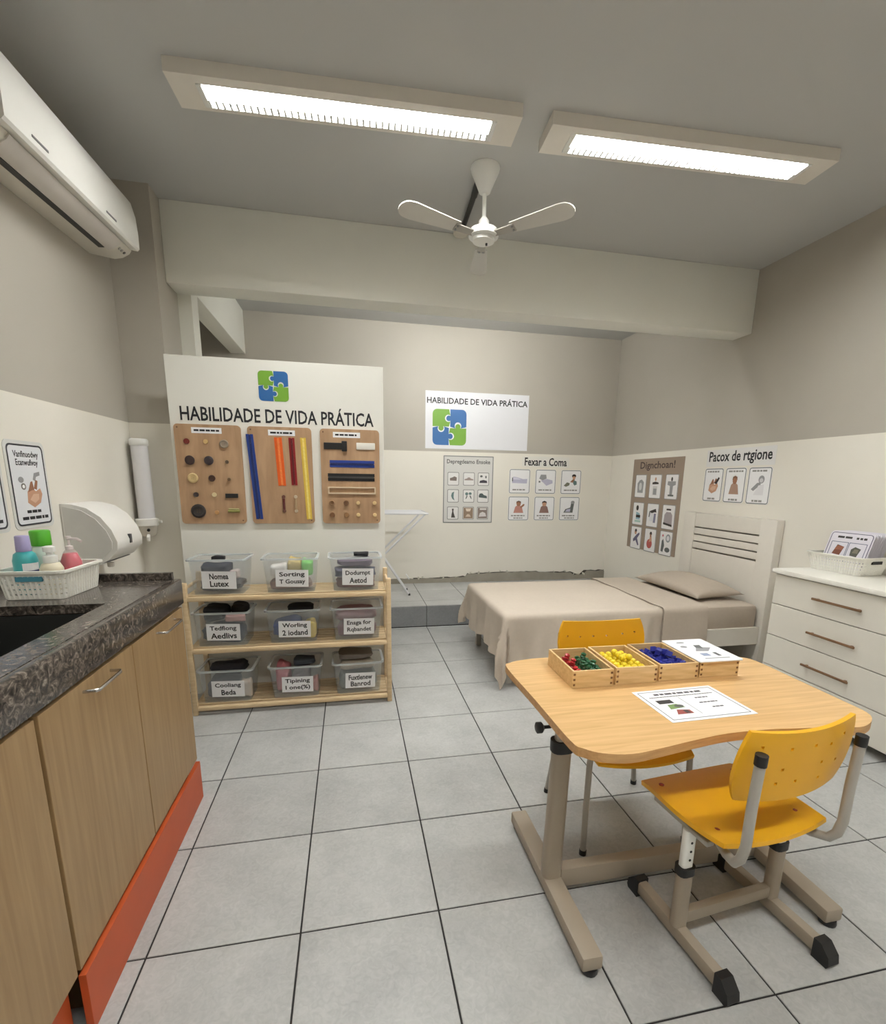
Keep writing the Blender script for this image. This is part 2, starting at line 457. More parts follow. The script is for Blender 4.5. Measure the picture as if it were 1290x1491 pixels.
fan = thing('ceiling_fan', 'white three-bladed ceiling fan hanging on a short rod', 'fan', (1.40, 1.545, ZC))
MB().lathe([(.02, -.125), (.03, -.12), (.052, -.07), (.076, -.02), (.08, -.006), (.079, -.0005)], 24).build('canopy', m_whitep, fan, True)
MB().tube([(0, 0, -.12), (0, 0, -.27)], .011, 12).build('rod', m_whitep, fan, True)
MB().lathe([(.012, -.235), (.028, -.255), (.03, -.285), (.035, -.295), (.075, -.30), (.082, -.315), (.082, -.335), (.062, -.34), (.06, -.358), (.04, -.366), (.01, -.368)], 24).build('motor', m_whitep, fan, True)
MB().tube([(0.015, -.01, -.366), (0.015, -.01, -.378)], .006, 8).build('switch_stub', m_black, fan, True)
m_blade = P((206, 203, 196), .4, var=.03)
for deg, tl in ((201, 15), (315, -15), (79, 4)):
    a = math.radians(deg); R = Matrix.Rotation(a, 3, 'Z'); tilt = Matrix.Rotation(math.radians(tl), 3, 'X')
    def bf(p, q, h, R=R, tilt=tilt): return R @ (tilt @ Vector((p, q, h)) + Vector((0, 0, -.325)))
    out = [(.17, -.034), (.44, -.055)] + [(.465 + .053 * math.cos(x), .053 * math.sin(x)) for x in [(-.5 + i / 8) * PI for i in range(9)]] + [(.44, .055), (.17, .034)]
    bl = MB().prism(out, -.003, .003, bf).build('blade', m_blade, fan)
    MB().prism([(.05, -.018), (.19, -.024), (.19, .024), (.05, .018)], -.009, -.003, bf).build('blade_bracket', m_tubegrey, bl)
    for q in (-.012, .012):
        MB().prism(ellipse(.18, q, .006, .006, 8), -.013, -.009, bf).build('screw', m_steel, bl)
cd = thing('cable_conduit', 'black cable conduit running along the ceiling behind the fan', 'conduit', (1.385, 1.632, ZC))
MB().tube([(0, 0.0, -.02), (.012, .14, -.02)], .019, 10).build('sleeve', m_black, cd, True)
MB().tube([(.013, .15, -.016), (.034, .55, -.016)], .0155, 10).build('pipe', m_black, cd, True)
MB().lathe([(.05, -.001), (.05, -.03), (.042, -.038), (.005, -.04)], 20, (.03, .578, 0)).build('round_box', m_offw, cd, True)

ac = thing('air_conditioner', 'white split air conditioner high on the wall above the counter', 'air conditioner', (XL, 1.33, 2.575))
ac.rotation_euler = (math.radians(2.2), 0, 0)
AL = .545
def acp(p, q, h): return (p, h, q)
def extr(prof, y0, y1, name, mat, par=ac, sm=True):
    return MB().prism(prof, y0, y1, acp).build(name, mat, par, sm, ang=35)
extr([(.001, 0), (.12, -.016), (.16, -.008), (.196, .014), (.208, .032), (.198, .044), (.196, .28), (.001, .285)], -AL, AL, 'body', m_offw)
fp = extr([(.197, .036), (.24, .030), (.250, .040), (.252, .11), (.248, .19), (.232, .258), (.205, .29), (.185, .29), (.197, .2)], -AL + .004, AL - .004, 'front_panel', m_white)
MB().box(.06, .1965, -AL + .02, AL - .02, .2875, .292).build('grille', m_offw, ac)
extr([(.142, -.0175), (.168, -.010), (.202, .012), (.213, .028), (.208, .032), (.164, -.004), (.141, -.0125)], -AL + .09, AL - .13, 'vane', P((206, 200, 193), .4))
extr([(.112, -.0192), (.139, -.0176), (.139, -.009), (.112, -.009)], -AL + .09, AL - .16, 'air_slot', m_black)
for k, y in enumerate((AL - .10, AL - .075, AL - .045)):
    MB().lathe([(.008, 0), (.008, .003), (.002, .004)], 10, (.186, y, .004), Matrix.Rotation(math.radians(145), 3, 'Y')).build('indicator', P((96, 92, 88), .4) if k == 2 else m_tubegrey, ac)
for y in (-.34, .22):
    MB().box(.2505, .2530, y - .05, y + .05, .06, .068).build('logo_mark', P((120, 118, 118), .4), fp)

# ================================================================== SINK COUNTER AND BASE CABINETS
ct = thing('worktop', 'dark speckled granite worktop with thick front edge around the sink', 'worktop', (-.38, -.2, .905))
CY0, CY1, CX1, ZT = -1.25, .80, -.055, 1.01
sx0, sx1, sy0, sy1 = -.58, -.165, -.13, .40
g = MB()
g.ring([(XL + .002, CY0), (CX1 - .03, CY0), (CX1 - .03, CY1), (XL + .002, CY1)], [(sx0, sy0), (sx1, sy0), (sx1, sy1), (sx0, sy1)], ZT - .03, ZT, XY)
g.build('slab', m_granite, ct, w=True)
MB().box(CX1 - .03, CX1, CY0, CY1, .905, ZT + .001, 0, .006).build('front_apron', m_granite, ct, True, w=True)
MB().box(XL + .002, CX1 - .03, CY1 - .022, CY1, ZT, ZT + .03, 0, .002).build('end_upstand', m_granite, ct, w=True)
MB().box(XL + .002, XL + .022, CY0, CY1 - .022, ZT, ZT + .05).build('back_upstand', m_granite, ct, w=True)
MB().box(XL + .002, CX1 - .03, CY1 - .02, CY1, .906, ZT - .03).build('end_apron', m_granite, ct, w=True)
sk = thing('sink_basin', 'dark brushed steel sink basin let into the granite worktop', 'sink', ((sx0 + sx1) / 2, (sy0 + sy1) / 2, ZT - .19))
m_sink = P((96, 96, 94), .3, metal=.85, var=.08)
o1 = rr(sx1 - sx0 - .004, sy1 - sy0 - .004, .03); o2 = rr(sx1 - sx0 - .02, sy1 - sy0 - .02, .03)
MB().ring(o1, o2, .005, .158, XY).build('wall', m_sink, sk, True)
MB().prism(o1, 0, .006, XY).build('bottom', m_sink, sk)
MB().lathe([(.045, .006), (.045, .009), (.03, .01), (.028, .006)], 20).build('drain', m_chrome, sk, True)

def base_cabinet(label, y0, y1, doors, kick_x, gap):
    t = thing('base_cabinet', label, 'cabinet', (-.38, (y0 + y1) / 2, 0), 0, 'base cabinets under the worktop')
    ky = MB().box(XL + .01, -.082, y0 + .001, y0 + .018, .19, .9045).box(XL + .01, -.082, y1 - .018, y1 - .001, .19, .9045)
    ky.box(XL + .01, -.082, y0 + .018, y1 - .018, .19, .208).box(XL + .01, XL + .016, y0 + .018, y1 - .018, .208, .9045)
    ky.box(-.16, -.082, y0 + .018, y1 - .018, .87, .9045)
    ky.build('carcass', m_dooredge, t, w=True)
    for (a, b, h0, h1) in doors:
        d = MB().box(-.081, -.06, a + gap / 2, b - gap / 2, .192, .893, 0, .0015).build('door', m_door, t, w=True)
        hd = MB().tube([(-.061, h0, .868), (-.032, h0 + .004, .868), (-.028, h0 + .014, .867), (-.028, h1 - .014, .867), (-.032, h1 - .004, .868), (-.061, h1, .868)], .0048, 8)
        hd.build('handle', m_chrome, d, True, w=False)
        for v in d.children[0].data.vertices: v.co -= Vector(t.location)
    MB().box(kick_x - .018, kick_x, y0 + .002, y1 - .002, .0, .178, 0, .001).build('kick_plate', m_orange, t, w=True)
    for q in (y1 - .09, y0 + .072): MB().box(XL + .03, kick_x - .03, q, q + .018, .0, .19).build('plinth_leg', m_dooredge, t, w=True)
    return t
base_cabinet('oak-look base cabinet with two doors standing at the shelf end of the worktop', -.19, .785, [(-.187, .302, 0.0, .15), (.304, .783, .50, .68)], -.05, .003)
base_cabinet('oak-look base cabinet at the photo\'s left edge, its orange kick plate set back', -1.22, -.196, [(-1.215, -.712, -1.0, -.85), (-.708, -.199, -.62, -.47)], -.09, .003)

# ------------------------------------------------------------------ basket with toiletries on the worktop
def basket(name, label, loc, rz, lx, ly, h, handle_sides, slot, k=.86):
    t = thing(name, label, 'basket', loc, rz)
    m = P((236, 234, 226), .5, var=.02)
    MB().prism(rr(lx * k, ly * k, .02), 0, .006, XY).build('base', m, t)
    lat = MB()
    def ringp(z, gro=0):
        s_ = k + (1 - k) * z / h
        return rr(lx * s_ + gro, ly * s_ + gro, .024, 3)
    nz = 5
    for i in range(nz):
        z = h * (.10 + .70 * i / (nz - 1))
        lat.ring(ringp(z), ringp(z, -.006), z - .0062, z + .0062, XY)
    base, top = rr(lx * k, ly * k, .02, 3), rr(lx, ly, .024, 3)
    def per(poly, n):
        L = [0]
        for i in range(len(poly)): L.append(L[-1] + math.dist(poly[i], poly[(i + 1) % len(poly)]))
        res = []
        for q in range(n):
            d = L[-1] * q / n
            i = max(j for j in range(len(poly)) if L[j] <= d); f_ = (d - L[i]) / max(1e-9, L[i + 1] - L[i])
            a, b = poly[i], poly[(i + 1) % len(poly)]; res.append((a[0] + (b[0] - a[0]) * f_, a[1] + (b[1] - a[1]) * f_))
        return res
    n = int((lx + ly) * 2 / .017)
    for (a, b) in zip(per(base, n), per(top, n)):
        lat.tube([(a[0] * .99, a[1] * .99, .003), (b[0] * .985, b[1] * .985, h * .86)], .0048, 5)
    l = lat.build('lattice', m, t); l['kind'] = 'stuff'
    MB().ring(ringp(h, .0), ringp(h, -.007), h * .80, h, XY).build('band', m, t)
    MB().ring(ringp(h, .018), ringp(h, -.006), h - .006, h + .002, XY).build('rim', m, t)
    for (sx_, sy_) in handle_sides:
        if sx_: MB().box(sx_ * lx / 2 * .985 - .004, sx_ * lx / 2 * .985 + .004, -.035, .035, h * .66, h * .83).build('handle_slot', slot, t)
        else: MB().box(-.04, .04, sy_ * ly / 2 * .985 - .004, sy_ * ly / 2 * .985 + .004, h * .66, h * .83).build('handle_slot', slot, t)
    return t
BK = (-.412, .595, ZT + .001)
basket('woven_basket', 'white woven plastic basket of toiletries beside the sink', BK, math.radians(-2), .205, .245, .098, [(0, -1)], P((70, 140, 160), .5), .90)
def bottle(name, label, loc, parts, cat='bottle', scale=(1.0, 1.2)):
    t = thing(name, label, cat, loc)
    for pn, prof, mat in parts:
        MB().lathe([(r * scale[0], z * scale[1]) for r, z in prof], 20).build(pn, mat, t, True, ang=50)
    return t
bz = ZT + .0085
b1 = bottle('shampoo_bottle', 'teal bottle with lavender cap and white label in the basket', (-.458, .543, bz),
       [('body', [(.02, 0), (.033, .004), (.035, .02), (.035, .10), (.03, .118), (.02, .125)], P((64, 168, 170), .3)),
        ('cap', [(.021, .1255), (.0215, .13), (.02, .168), (.017, .17)], P((164, 156, 196), .4))])
lb = MB()
for (z0, z1, mi) in ((.035, .112, 0), (.061, .071, 1), (.08, .087, 1)):
    a0, a1 = -1.35, .15; r_ = .0353 + .0003 * mi
    pts = [(r_ * math.cos(a0 + (a1 - a0) * i / 8), r_ * math.sin(a0 + (a1 - a0) * i / 8)) for i in range(9)]
    lb.add([(x, y, z) for z in (z0, z1) for x, y in pts], [(i, i + 1, 10 + i, 9 + i) for i in range(8)], mi)
lb.build('label', [m_paper, P((40, 50, 110), .5)], b1)
bottle('lotion_bottle', 'clear white bottle with bright green cap in the basket', (-.452, .632, bz),
       [('body', [(.025, 0), (.034, .004), (.035, .02), (.034, .10), (.028, .128), (.024, .132)], P((214, 224, 210), .3)),
        ('cap', [(.030, .1325), (.031, .136), (.0305, .175), (.027, .178)], P((84, 176, 42), .4))])
pj = bottle('cream_pump_bottle', 'small cream pump bottle with white top in the basket', (-.380, .538, bz),
       [('body', [(.025, 0), (.033, .004), (.034, .02), (.034, .075), (.026, .09), (.02, .092)], P((222, 212, 186), .4)),
        ('collar', [(.0195, .0922), (.021, .095), (.021, .112), (.012, .115)], m_whitep),
        ('pump_head', [(.01, .1152), (.01, .122), (.018, .124), (.018, .138), (.01, .141)], m_whitep)])
sp = bottle('soap_pump_bottle', 'clear pump bottle half full of pink soap in the basket', (-.372, .645, bz),
       [('body', [(.024, 0), (.034, .004), (.036, .02), (.034, .08), (.02, .11), (.012, .118)], clear_plastic('clear_bottle', (236, 226, 226), .22)),
        ('soap', [(.02, .002), (.032, .006), (.0335, .02), (.0325, .08), (.021, .106), (.018, .107)], P((206, 34, 70), .3)),
        ('pump', [(.012, .1185), (.012, .128), (.004, .13), (.004, .148), (.009, .15), (.009, .158)], P((228, 216, 216), .4))])
MB().tube([(-.004, 0, .181), (.035, -.014, .181), (.05, -.019, .173)], .0053, 8).build('spout', P((228, 216, 216), .4), sp, True)

# ------------------------------------------------------------------ wall units by the sink
td = thing('paper_towel_dispenser', 'rounded white paper towel dispenser on the wall above the worktop', 'dispenser', (XL + .001, 1.40, .985))
prof = [(0, 0), (.10, .0), (.175, .035), (.222, .085), (.225, .125), (.205, .185), (.165, .245), (.11, .288), (.05, .305), (0, .308)]
dy = .145
MB().prism(prof, -dy, dy, acp).build('cover', m_white, td, True, ang=50)
for s_ in (-1, 1):
    pin = [(max(0, p - .022) if p > .02 else p + .01, q * .92 + .012) for p, q in prof]
    MB().prism(pin, s_ * dy, s_ * (dy + .004), acp).build('side_plate', P((214, 212, 206), .45), td)
MB().box(.216, .229, -.01, .01, .105, .150).build('sight_slot', P((60, 60, 62), .4), td)
MB().prism([(.06, -.004), (.165, .024), (.15, .028), (.06, .002)], -dy + .02, dy - .02, acp).build('outlet', m_grey, td)
MB().lathe([(.012, -.02), (.016, -.016), (.016, .003)], 10, (.12, .0, .0)).build('knob', m_offw, td)

cdp = thing('cup_dispenser', 'tall white tube cup dispenser on the pillar beside the towel dispenser', 'dispenser', (-.632, 2.118, 1.015))
yy = -.062
MB().lathe([(.046, .15), (.047, .16), (.047, .60), (.046, .615), (.02, .62)], 24, (0, yy, 0)).build('tube', P((222, 220, 222), .25, var=.02), cdp, True)
MB().lathe([(.048, .595), (.052, .60), (.052, .628), (.046, .636)], 24, (0, yy, 0)).build('top_cap', m_whitep, cdp, True)
MB().lathe([(.052, .10), (.064, .105), (.066, .145), (.052, .15)], 24, (0, yy - .004, 0)).build('collar', m_white, cdp, True)
MB().lathe([(.03, .035), (.046, .05), (.052, .10)], 20, (0, yy, 0)).build('cup_holder', m_offw, cdp, True)
MB().tube([(.02, yy - .045, .08), (.02, yy - .054, .075)], .009, 8).build('lock', m_black, cdp)
MB().tube([(.01, yy - .03, .055), (.015, yy - .05, .03), (.012, yy - .045, .01)], .01, 8).build('lever', m_white, cdp, True)
MB().box(-.02, .02, yy + .02, -.0005, .06, .6).build('bracket', m_white, cdp)
MB().box(.055, .085, yy - .006, yy + .01, .118, .135, 0, .003).build('side_tab', m_white, cdp)

# ================================================================== DISPLAY PANEL, LOGO, BUSY BOARDS
BLUE = (36, 96, 158); GREEN = (112, 160, 48)
def puzzle(parent, cx, cz, sz, h):
    """four jigsaw pieces, knobs and sockets cut into their outlines"""
    g = .018; R = .13; kr = .085
    def arc(cx_, cy_, r, a0, a1, n=8): return [(cx_ + r * math.cos(a0 + (a1 - a0) * i / n), cy_ + r * math.sin(a0 + (a1 - a0) * i / n)) for i in range(n + 1)]
    def corner(cx_, cy_, a0): return arc(cx_, cy_, R, a0, a0 + PI / 2, 4)
    kb, ks = kr - g * .4, kr + g * .9            # knob and socket radii
    H = PI / 2
    # counter-clockwise outlines in a -.5...5 square
    tr = [(g, .5)][:0] + [(.5, g)] + corner(.5 - R, .5 - R, 0) + [(g, .5)] + arc(g - .04, .25, kb, H * .6, H * 3.4, 10) + [(g, g)] + arc(.25, g + .03, ks, PI * 1.25 - 0, -PI * .25, 10)
    tl = [(-g, .5)] + corner(-.5 + R, .5 - R, H) + [(-.5, g)] + arc(-.25, g - .04, kb, PI * .8, PI * 2.2, 10) + [(-g, g)] + arc(-g - .02, .25, ks, -H * .6, -H * 3.4, 10)
    bl = [(-.5, -g)] + corner(-.5 + R, -.5 + R, PI) + [(-g, -.5)] + arc(-g + .04, -.25, kb, -H * 1.4, H * 1.4, 10) + [(-g, -g)] + arc(-.25, -g - .02, ks, H * .4, -H * 2.4, 10)
    br = [(g, -.5)] + corner(.5 - R, -.5 + R, PI * 1.5) + [(.5, -g)] + arc(.25, -g + .04, kb, -H * .4, H * 2.4, 10) + [(g, -g)] + arc(g + .02, -.25, ks, H * 1.4, H * 1.4 - 2.8 * H, 10)
    for out, c in ((tl, GREEN), (tr, BLUE), (bl, BLUE), (br, GREEN)):
        MB().prism([(cx + p * sz, cz + q * sz) for p, q in out], h, h + .0008, XZ).build('puzzle_piece', P(c, .5, var=.03), parent)

pn = thing('display_panel', 'tall white display panel with jigsaw logo standing behind the wooden shelf', 'panel', (.23, 1.955, 0))
PX0, PX1, PH = -.405 - .23, .865 - .23, 2.125
MB().box(PX0, PX1, -.02, 0, .0, PH, 0, .002).build('board', P((232, 230, 222), .5, var=.015, scale=3), pn)
puzzle(pn, -.033, 1.977, .175, .0205)
letters(MB(), 'HABILIDADE DE VIDA PRÁTICA', .0 - .002, 1.81, 1.145, .104, .0212, .016).build('lettering', m_ink, pn)

PF = 1.935 - .0005                                # front face of the panel
def board(label, cx, z0, z1, wd, title):
    t = thing('busy_board', label, 'board', (cx, PF, (z0 + z1) / 2), 0, 'wooden practice boards on the display panel')
    ht = z1 - z0
    MB().prism(rr(wd, ht, .022), 0, .016, XZ).build('back', m_boardwood, t)
    tl = MB().box(title[0] - title[1] / 2, title[0] + title[1] / 2, -.0172, -.016, ht / 2 - .052, ht / 2 - .018).build('title_label', m_paper, t)
    bars(MB(), [(title[0], ht / 2 - .035, title[1] * .84, .011)], .0175, 0, XZ, int(cx * 100)).build('print', m_ink, tl)
    for sx_ in (-1, 1):
        MB().prism(ellipse(sx_ * (wd / 2 - .02), sx_ * (-ht / 2 + .02), .005, .005, 8), .016, .018, XZ).build('screw', P((110, 80, 56), .5), t)
    return t, ht
RX = Matrix.Rotation(PI / 2, 3, 'X')              # lathe axis towards the viewer (-Y)
def knob(t, nm, px, pz, r, h, c, rough=.4, ringed=False):
    prof = [(r * .9, 0), (r, h * .25), (r, h * .7), (r * .85, h)]
    prof += [(r * .7, h), (r * .66, h * .7), (r * .2, h * .6)] if ringed else [(r * .3, h * 1.06)]
    o = MB().lathe(prof, 16, (px, -.0162, pz), RX).build(nm, P(c, rough), t, True)
    if ringed:
        for a in range(4):
            MB().prism(ellipse(px + r * .22 * math.cos(a * PI / 2 + .7), pz + r * .22 * math.sin(a * PI / 2 + .7), r * .07, r * .07, 6), .0162 + h * .6, .0162 + h * .68, XZ).build('hole', P((96, 70, 40), .6), o)
    return o
b1, ht = board('wooden practice board covered in buttons and snaps, under the H of the heading', -.196, 1.14, 1.737, .376, (-.005, .17))
dk = (58, 40, 36)
def bp(u, v): return (-.188 + u / 420 * .376, .298 - v / 565 * .597)   # board crop fractions
for u, v, r, c, rg in ((75, 95, .017, (110, 28, 24), 0), (85, 200, .028, (52, 32, 30), 0), (95, 300, .030, (216, 190, 138), 1), (105, 395, .015, (44, 34, 36), 0), (112, 490, .043, (50, 44, 42), 1),
                       (195, 95, .014, (206, 172, 116), 0), (205, 200, .027, (56, 46, 50), 0), (215, 300, .020, (74, 44, 36), 1), (222, 395, .014, (226, 206, 160), 0), (230, 498, .013, (196, 150, 100), 0),
                       (310, 105, .026, (146, 132, 116), 1), (320, 205, .010, (92, 74, 56), 0), (326, 305, .010, (118, 92, 64), 0)):
    x, z = bp(u, v); knob(b1, 'button', x, z, r, .012 if r > .012 else .016, c, .35, bool(rg))
x, z = bp(335, 400); MB().box(x - .037, x + .037, -.026, -.0162, z - .013, z + .013, 0, .002).build('strap', m_black, b1)
x, z = bp(343, 490); MB().tube([(x - .034, -.024, z), (x + .034, -.024, z)], .008, 8).build('toggle', P((150, 150, 84), .5), b1, True)
MB().tube([(x - .03, -.024, z + .014), (x + .03, -.024, z + .012)], .005, 6).build('cord_loop', P((178, 168, 120), .6), b1, True)
def zipper(t, px, z0, z1, wd, c, tooth, tilt=0.0, horizontal=False):
    zp = MB()
    def f(p, q, h):
        return (px + q + 0, -h, z0 + p) if not horizontal else (px + p, -h, z0 + q)
    L = z1 - z0 if not horizontal else z1
    o = MB()
    o.prism([(0, -wd / 2), (L, -wd / 2 + tilt), (L, -.002 + tilt), (0, -.002)], .0162, .0185, f)
    o.prism([(0, .002), (L, .002 + tilt), (L, wd / 2 + tilt), (0, wd / 2)], .0162, .0185, f)
    z = o.build('zipper', P(c, .75, var=.1, scale=60), t)
    MB().prism([(.004, -.006), (L - .004, -.006 + tilt), (L - .004, .006 + tilt), (.004, .006)], .0162, .0212, f).build('teeth', P(tooth, .4, var=.25, scale=120), z)
    MB().prism(rr(.026, .012, .004, 3, L * .92, tilt * .92), .0212, .0265, f).build('slider', P(tooth, .35), z)
    return z
b2, ht = board('wooden practice board with four long coloured zippers, the middle of three', .22, 1.14, 1.737, .38, (.012, .16))
zipper(b2, -.148, -.27, .25, .042, (28, 56, 128), (20, 36, 90), -.03)
zipper(b2, -.0, -.06, .236, .046, (226, 96, 30), (236, 130, 60), -.012)
zipper(b2, .075, -.055, .236, .036, (136, 24, 28), (96, 16, 20), -.006)
zipper(b2, .158, -.272, .238, .034, (222, 188, 74), (240, 214, 120), -.02)
for px, c in ((.005, (96, 36, 34)), (.078, (176, 150, 116))):
    k = MB().tube([(px, -.022, -.21), (px, -.024, -.14)], .007, 8).build('toggle', P(c, .6), b2, True)
    for z in (-.218, -.128): knob(b2, 'snap', px, z, .011, .012, (110, 70, 58) if px < .05 else (196, 180, 156))
b3, ht = board('wooden practice board with buckles, straps and small knobs, furthest from the pillar', .648, 1.14, 1.737, .372, (-.02, .17))
kx = lambda u: -.186 + (u - 885) / 335 * .372
kz = lambda v: .298 - (v - 60) / 535 * .597
MB().box(kx(905), kx(1015), -.022, -.0162, kz(172), kz(135), 0, .003).build('buckle_strap', m_black, b3)
MB().box(kx(1005), kx(1035), -.030, -.0162, kz(182), kz(125), 0, .004).build('buckle', m_black, b3, True)
MB().box(kx(1088), kx(1195), -.024, -.0162, kz(170), kz(132), 0, .004).build('velcro_strap', P((232, 228, 218), .8), b3, True)
zipper(b3, kx(935), kz(252), kx(1190) - kx(935), .044, (34, 60, 140), (22, 36, 92), 0, True)
zipper(b3, kx(922), kz(328), kx(1190) - kx(922), .048, (24, 22, 24), (60, 58, 58), 0, True)
o_, i_ = rr(kx(1195) - kx(920), .046, .004, 3, (kx(920) + kx(1195)) / 2, kz(403)), rr(kx(1195) - kx(920) - .016, .03, .003, 3, (kx(920) + kx(1195)) / 2, kz(403))
MB().ring(o_, i_, .0162, .026, XZ).build('wooden_frame', P((214, 196, 168), .5), b3)
for j, v in enumerate((475, 545)):
    for i, u in enumerate((940, 1022, 1090, 1187)):
        knob(b3, 'knob', kx(u), kz(v), .017 if i < 2 else .013, .014, ((120, 84, 54) if (i + j) % 2 else (142, 106, 70)) if i < 2 else (222, 192, 140), .4, i < 2 and j == 0)

# ================================================================== WOODEN SHELF, BINS, CLOTHES
SY0, SY1, SXL, SXR = 1.60, 1.92, -.33, .875
sh = thing('storage_shelf', 'light wooden three-tier shelf of labelled bins in front of the display panel', 'shelf', ((SXL + SXR) / 2, 1.76, 0))
TOPS = (.06, .425, .745)
for x in (SXL, SXR - .03):
    for y in (SY0, SY1 - .03):
        MB().box(x, x + .03, y, y + .03, 0, .825 if y == SY0 else .84, 0, .005).build('post', m_pine, sh, True, w=True)
for z in TOPS:
    for x in (SXL + .004, SXR - .026):
        MB().box(x, x + .022, SY0 + .03, SY1 - .03, z - .028, z - .006, 0, .003).build('end_rail', m_pine, sh, w=True)
    for y in (SY0 - .004, SY1 - .03):
        MB().box(SXL + .03, SXR - .03, y, y + .028, z - .03, z - .004 + (.004 if y > 1.7 else 0), 0, .004).build('rail', m_pine, sh, True, w=True)
    for i in range(5):
        y = SY0 + .036 + i * .048
        MB().box(SXL + .03, SXR - .03, y, y + .04, z - .014, z).build('slat', m_pine, sh, w=True)
for x in (SXL + .008, SXR - .022):
    MB().tube([(x + .007, SY0 + .02, .79), (x + .007, SY1 - .02, .79)], .009, 8).build('end_dowel', m_pine, sh, True, w=True)

m_bin = clear_plastic('bin_plastic', (206, 212, 214), .15)
m_binrim = clear_plastic('bin_rim_plastic', (222, 228, 230), .5)
BW, BD, BH = .325, .245, .205
def make_bin(label, loc, lines, tilt=0.0):
    t = thing('storage_bin', label, 'bin', loc, tilt, 'clear plastic bins on the wooden shelf')
    o0, o1 = rr(BW - .05, BD - .04, .02, 3), rr(BW - .012, BD - .012, .025, 3)
    n = len(o0); th = .004
    mb = MB(); mb.prism(o0, 0, .004, XY)
    i0, i1 = rr(BW - .058, BD - .048, .018, 3), rr(BW - .02, BD - .02, .023, 3)
    vs = [(p, q, .004) for p, q in o0] + [(p, q, BH) for p, q in o1] + [(p, q, .004) for p, q in i0] + [(p, q, BH) for p, q in i1]
    fs = []
    for i in range(n):
        j = (i + 1) % n
        fs += [(i, j, n + j, n + i), (2 * n + j, 2 * n + i, 3 * n + i, 3 * n + j)]
    mb.add(vs, fs)
    mb.build('tub', m_bin, t, True)
    MB().ring(rr(BW + .008, BD + .008, .03, 3), i1, BH - .004, BH + .006, XY).build('rim', m_binrim, t)
    # front label, following the slope of the tub's front wall
    def lf(p, q, h):
        k = (q) / BH
        return (p, -(BD / 2 - .02) - (.014) * k - h - .0006, q)
    r = math.radians(-2)
    L = MB().prism([(-.085, .038), (.105, .032), (.108, .138), (-.082, .143)], .0006, .0016, lf).build('label', m_paper, t)
    for i, s_ in enumerate(lines):
        wd = min(.15, .021 * len(s_)); letters(MB(), s_, .012, .11 - i * .045, wd, .036, .0021, .024, 0, lf).build('lettering', m_ink, L)
    return t
def garment(name, label, loc, sx_, sy_, sz_, c, seed, rz=0.0, cat='clothes'):
    """soft folded cloth: layered, lumpy, drooping at the edges"""
    r = random.Random(seed); ph = [r.uniform(0, 6) for _ in range(6)]; lay = r.choice((2, 3, 4))
    nu, nv = 18, 12; mb = MB(); vs = []; fs = []
    for j in range(nv + 1):
        b = -PI / 2 + PI * j / nv
        for i in range(nu):
            a = 2 * PI * i / nu
            ca, sa, cb, sb = math.cos(a), math.sin(a), math.cos(b), math.sin(b)
            e = lambda v, p: math.copysign(abs(v) ** p, v)
            x = e(cb, .36) * e(ca, .42); y = e(cb, .36) * e(sa, .42); z = e(sb, .6)
            wv = .07 * math.sin(3 * a + ph[0]) * cb + .05 * math.sin(5 * a + ph[1] + b * 2)
            fold = 1 - .06 * (math.cos(z * lay * PI) > .6)
            vs.append((x * sx_ / 2 * fold * (1 + wv), y * sy_ / 2 * fold * (1 + wv), sz_ / 2 * (1 + z * (1 + .16 * math.sin(2.3 * x + ph[2]) + .14 * math.sin(3.1 * y + ph[3])) * (1 if z > 0 else .98)) * 1.0))
    ex = [(min(v[i] for v in vs), max(v[i] for v in vs)) for i in range(3)]
    fit = lambda v, i, sz, lo: (v - ex[i][0]) / (ex[i][1] - ex[i][0]) * sz + lo
    vs = [(fit(x, 0, sx_ * .97, -sx_ * .485), fit(y, 1, sy_ * .97, -sy_ * .485), fit(z, 2, sz_ * .97, 0)) for x, y, z in vs]
    for j in range(nv):
        for i in range(nu):
            fs.append((j * nu + i, j * nu + (i + 1) % nu, (j + 1) * nu + (i + 1) % nu, (j + 1) * nu + i))
    mb.add(vs, fs)
    o = mb.build(name, P(c, .9, var=.12, scale=30, bump=.15), None, True, ang=80)
    o.location = loc; o.rotation_euler = (0, 0, rz)
    return tag(o, label, cat, 'clothes in the plastic bins')
NAVY = (30, 36, 58); BLK = (26, 26, 30)
BX = (-.135, .272, .66)
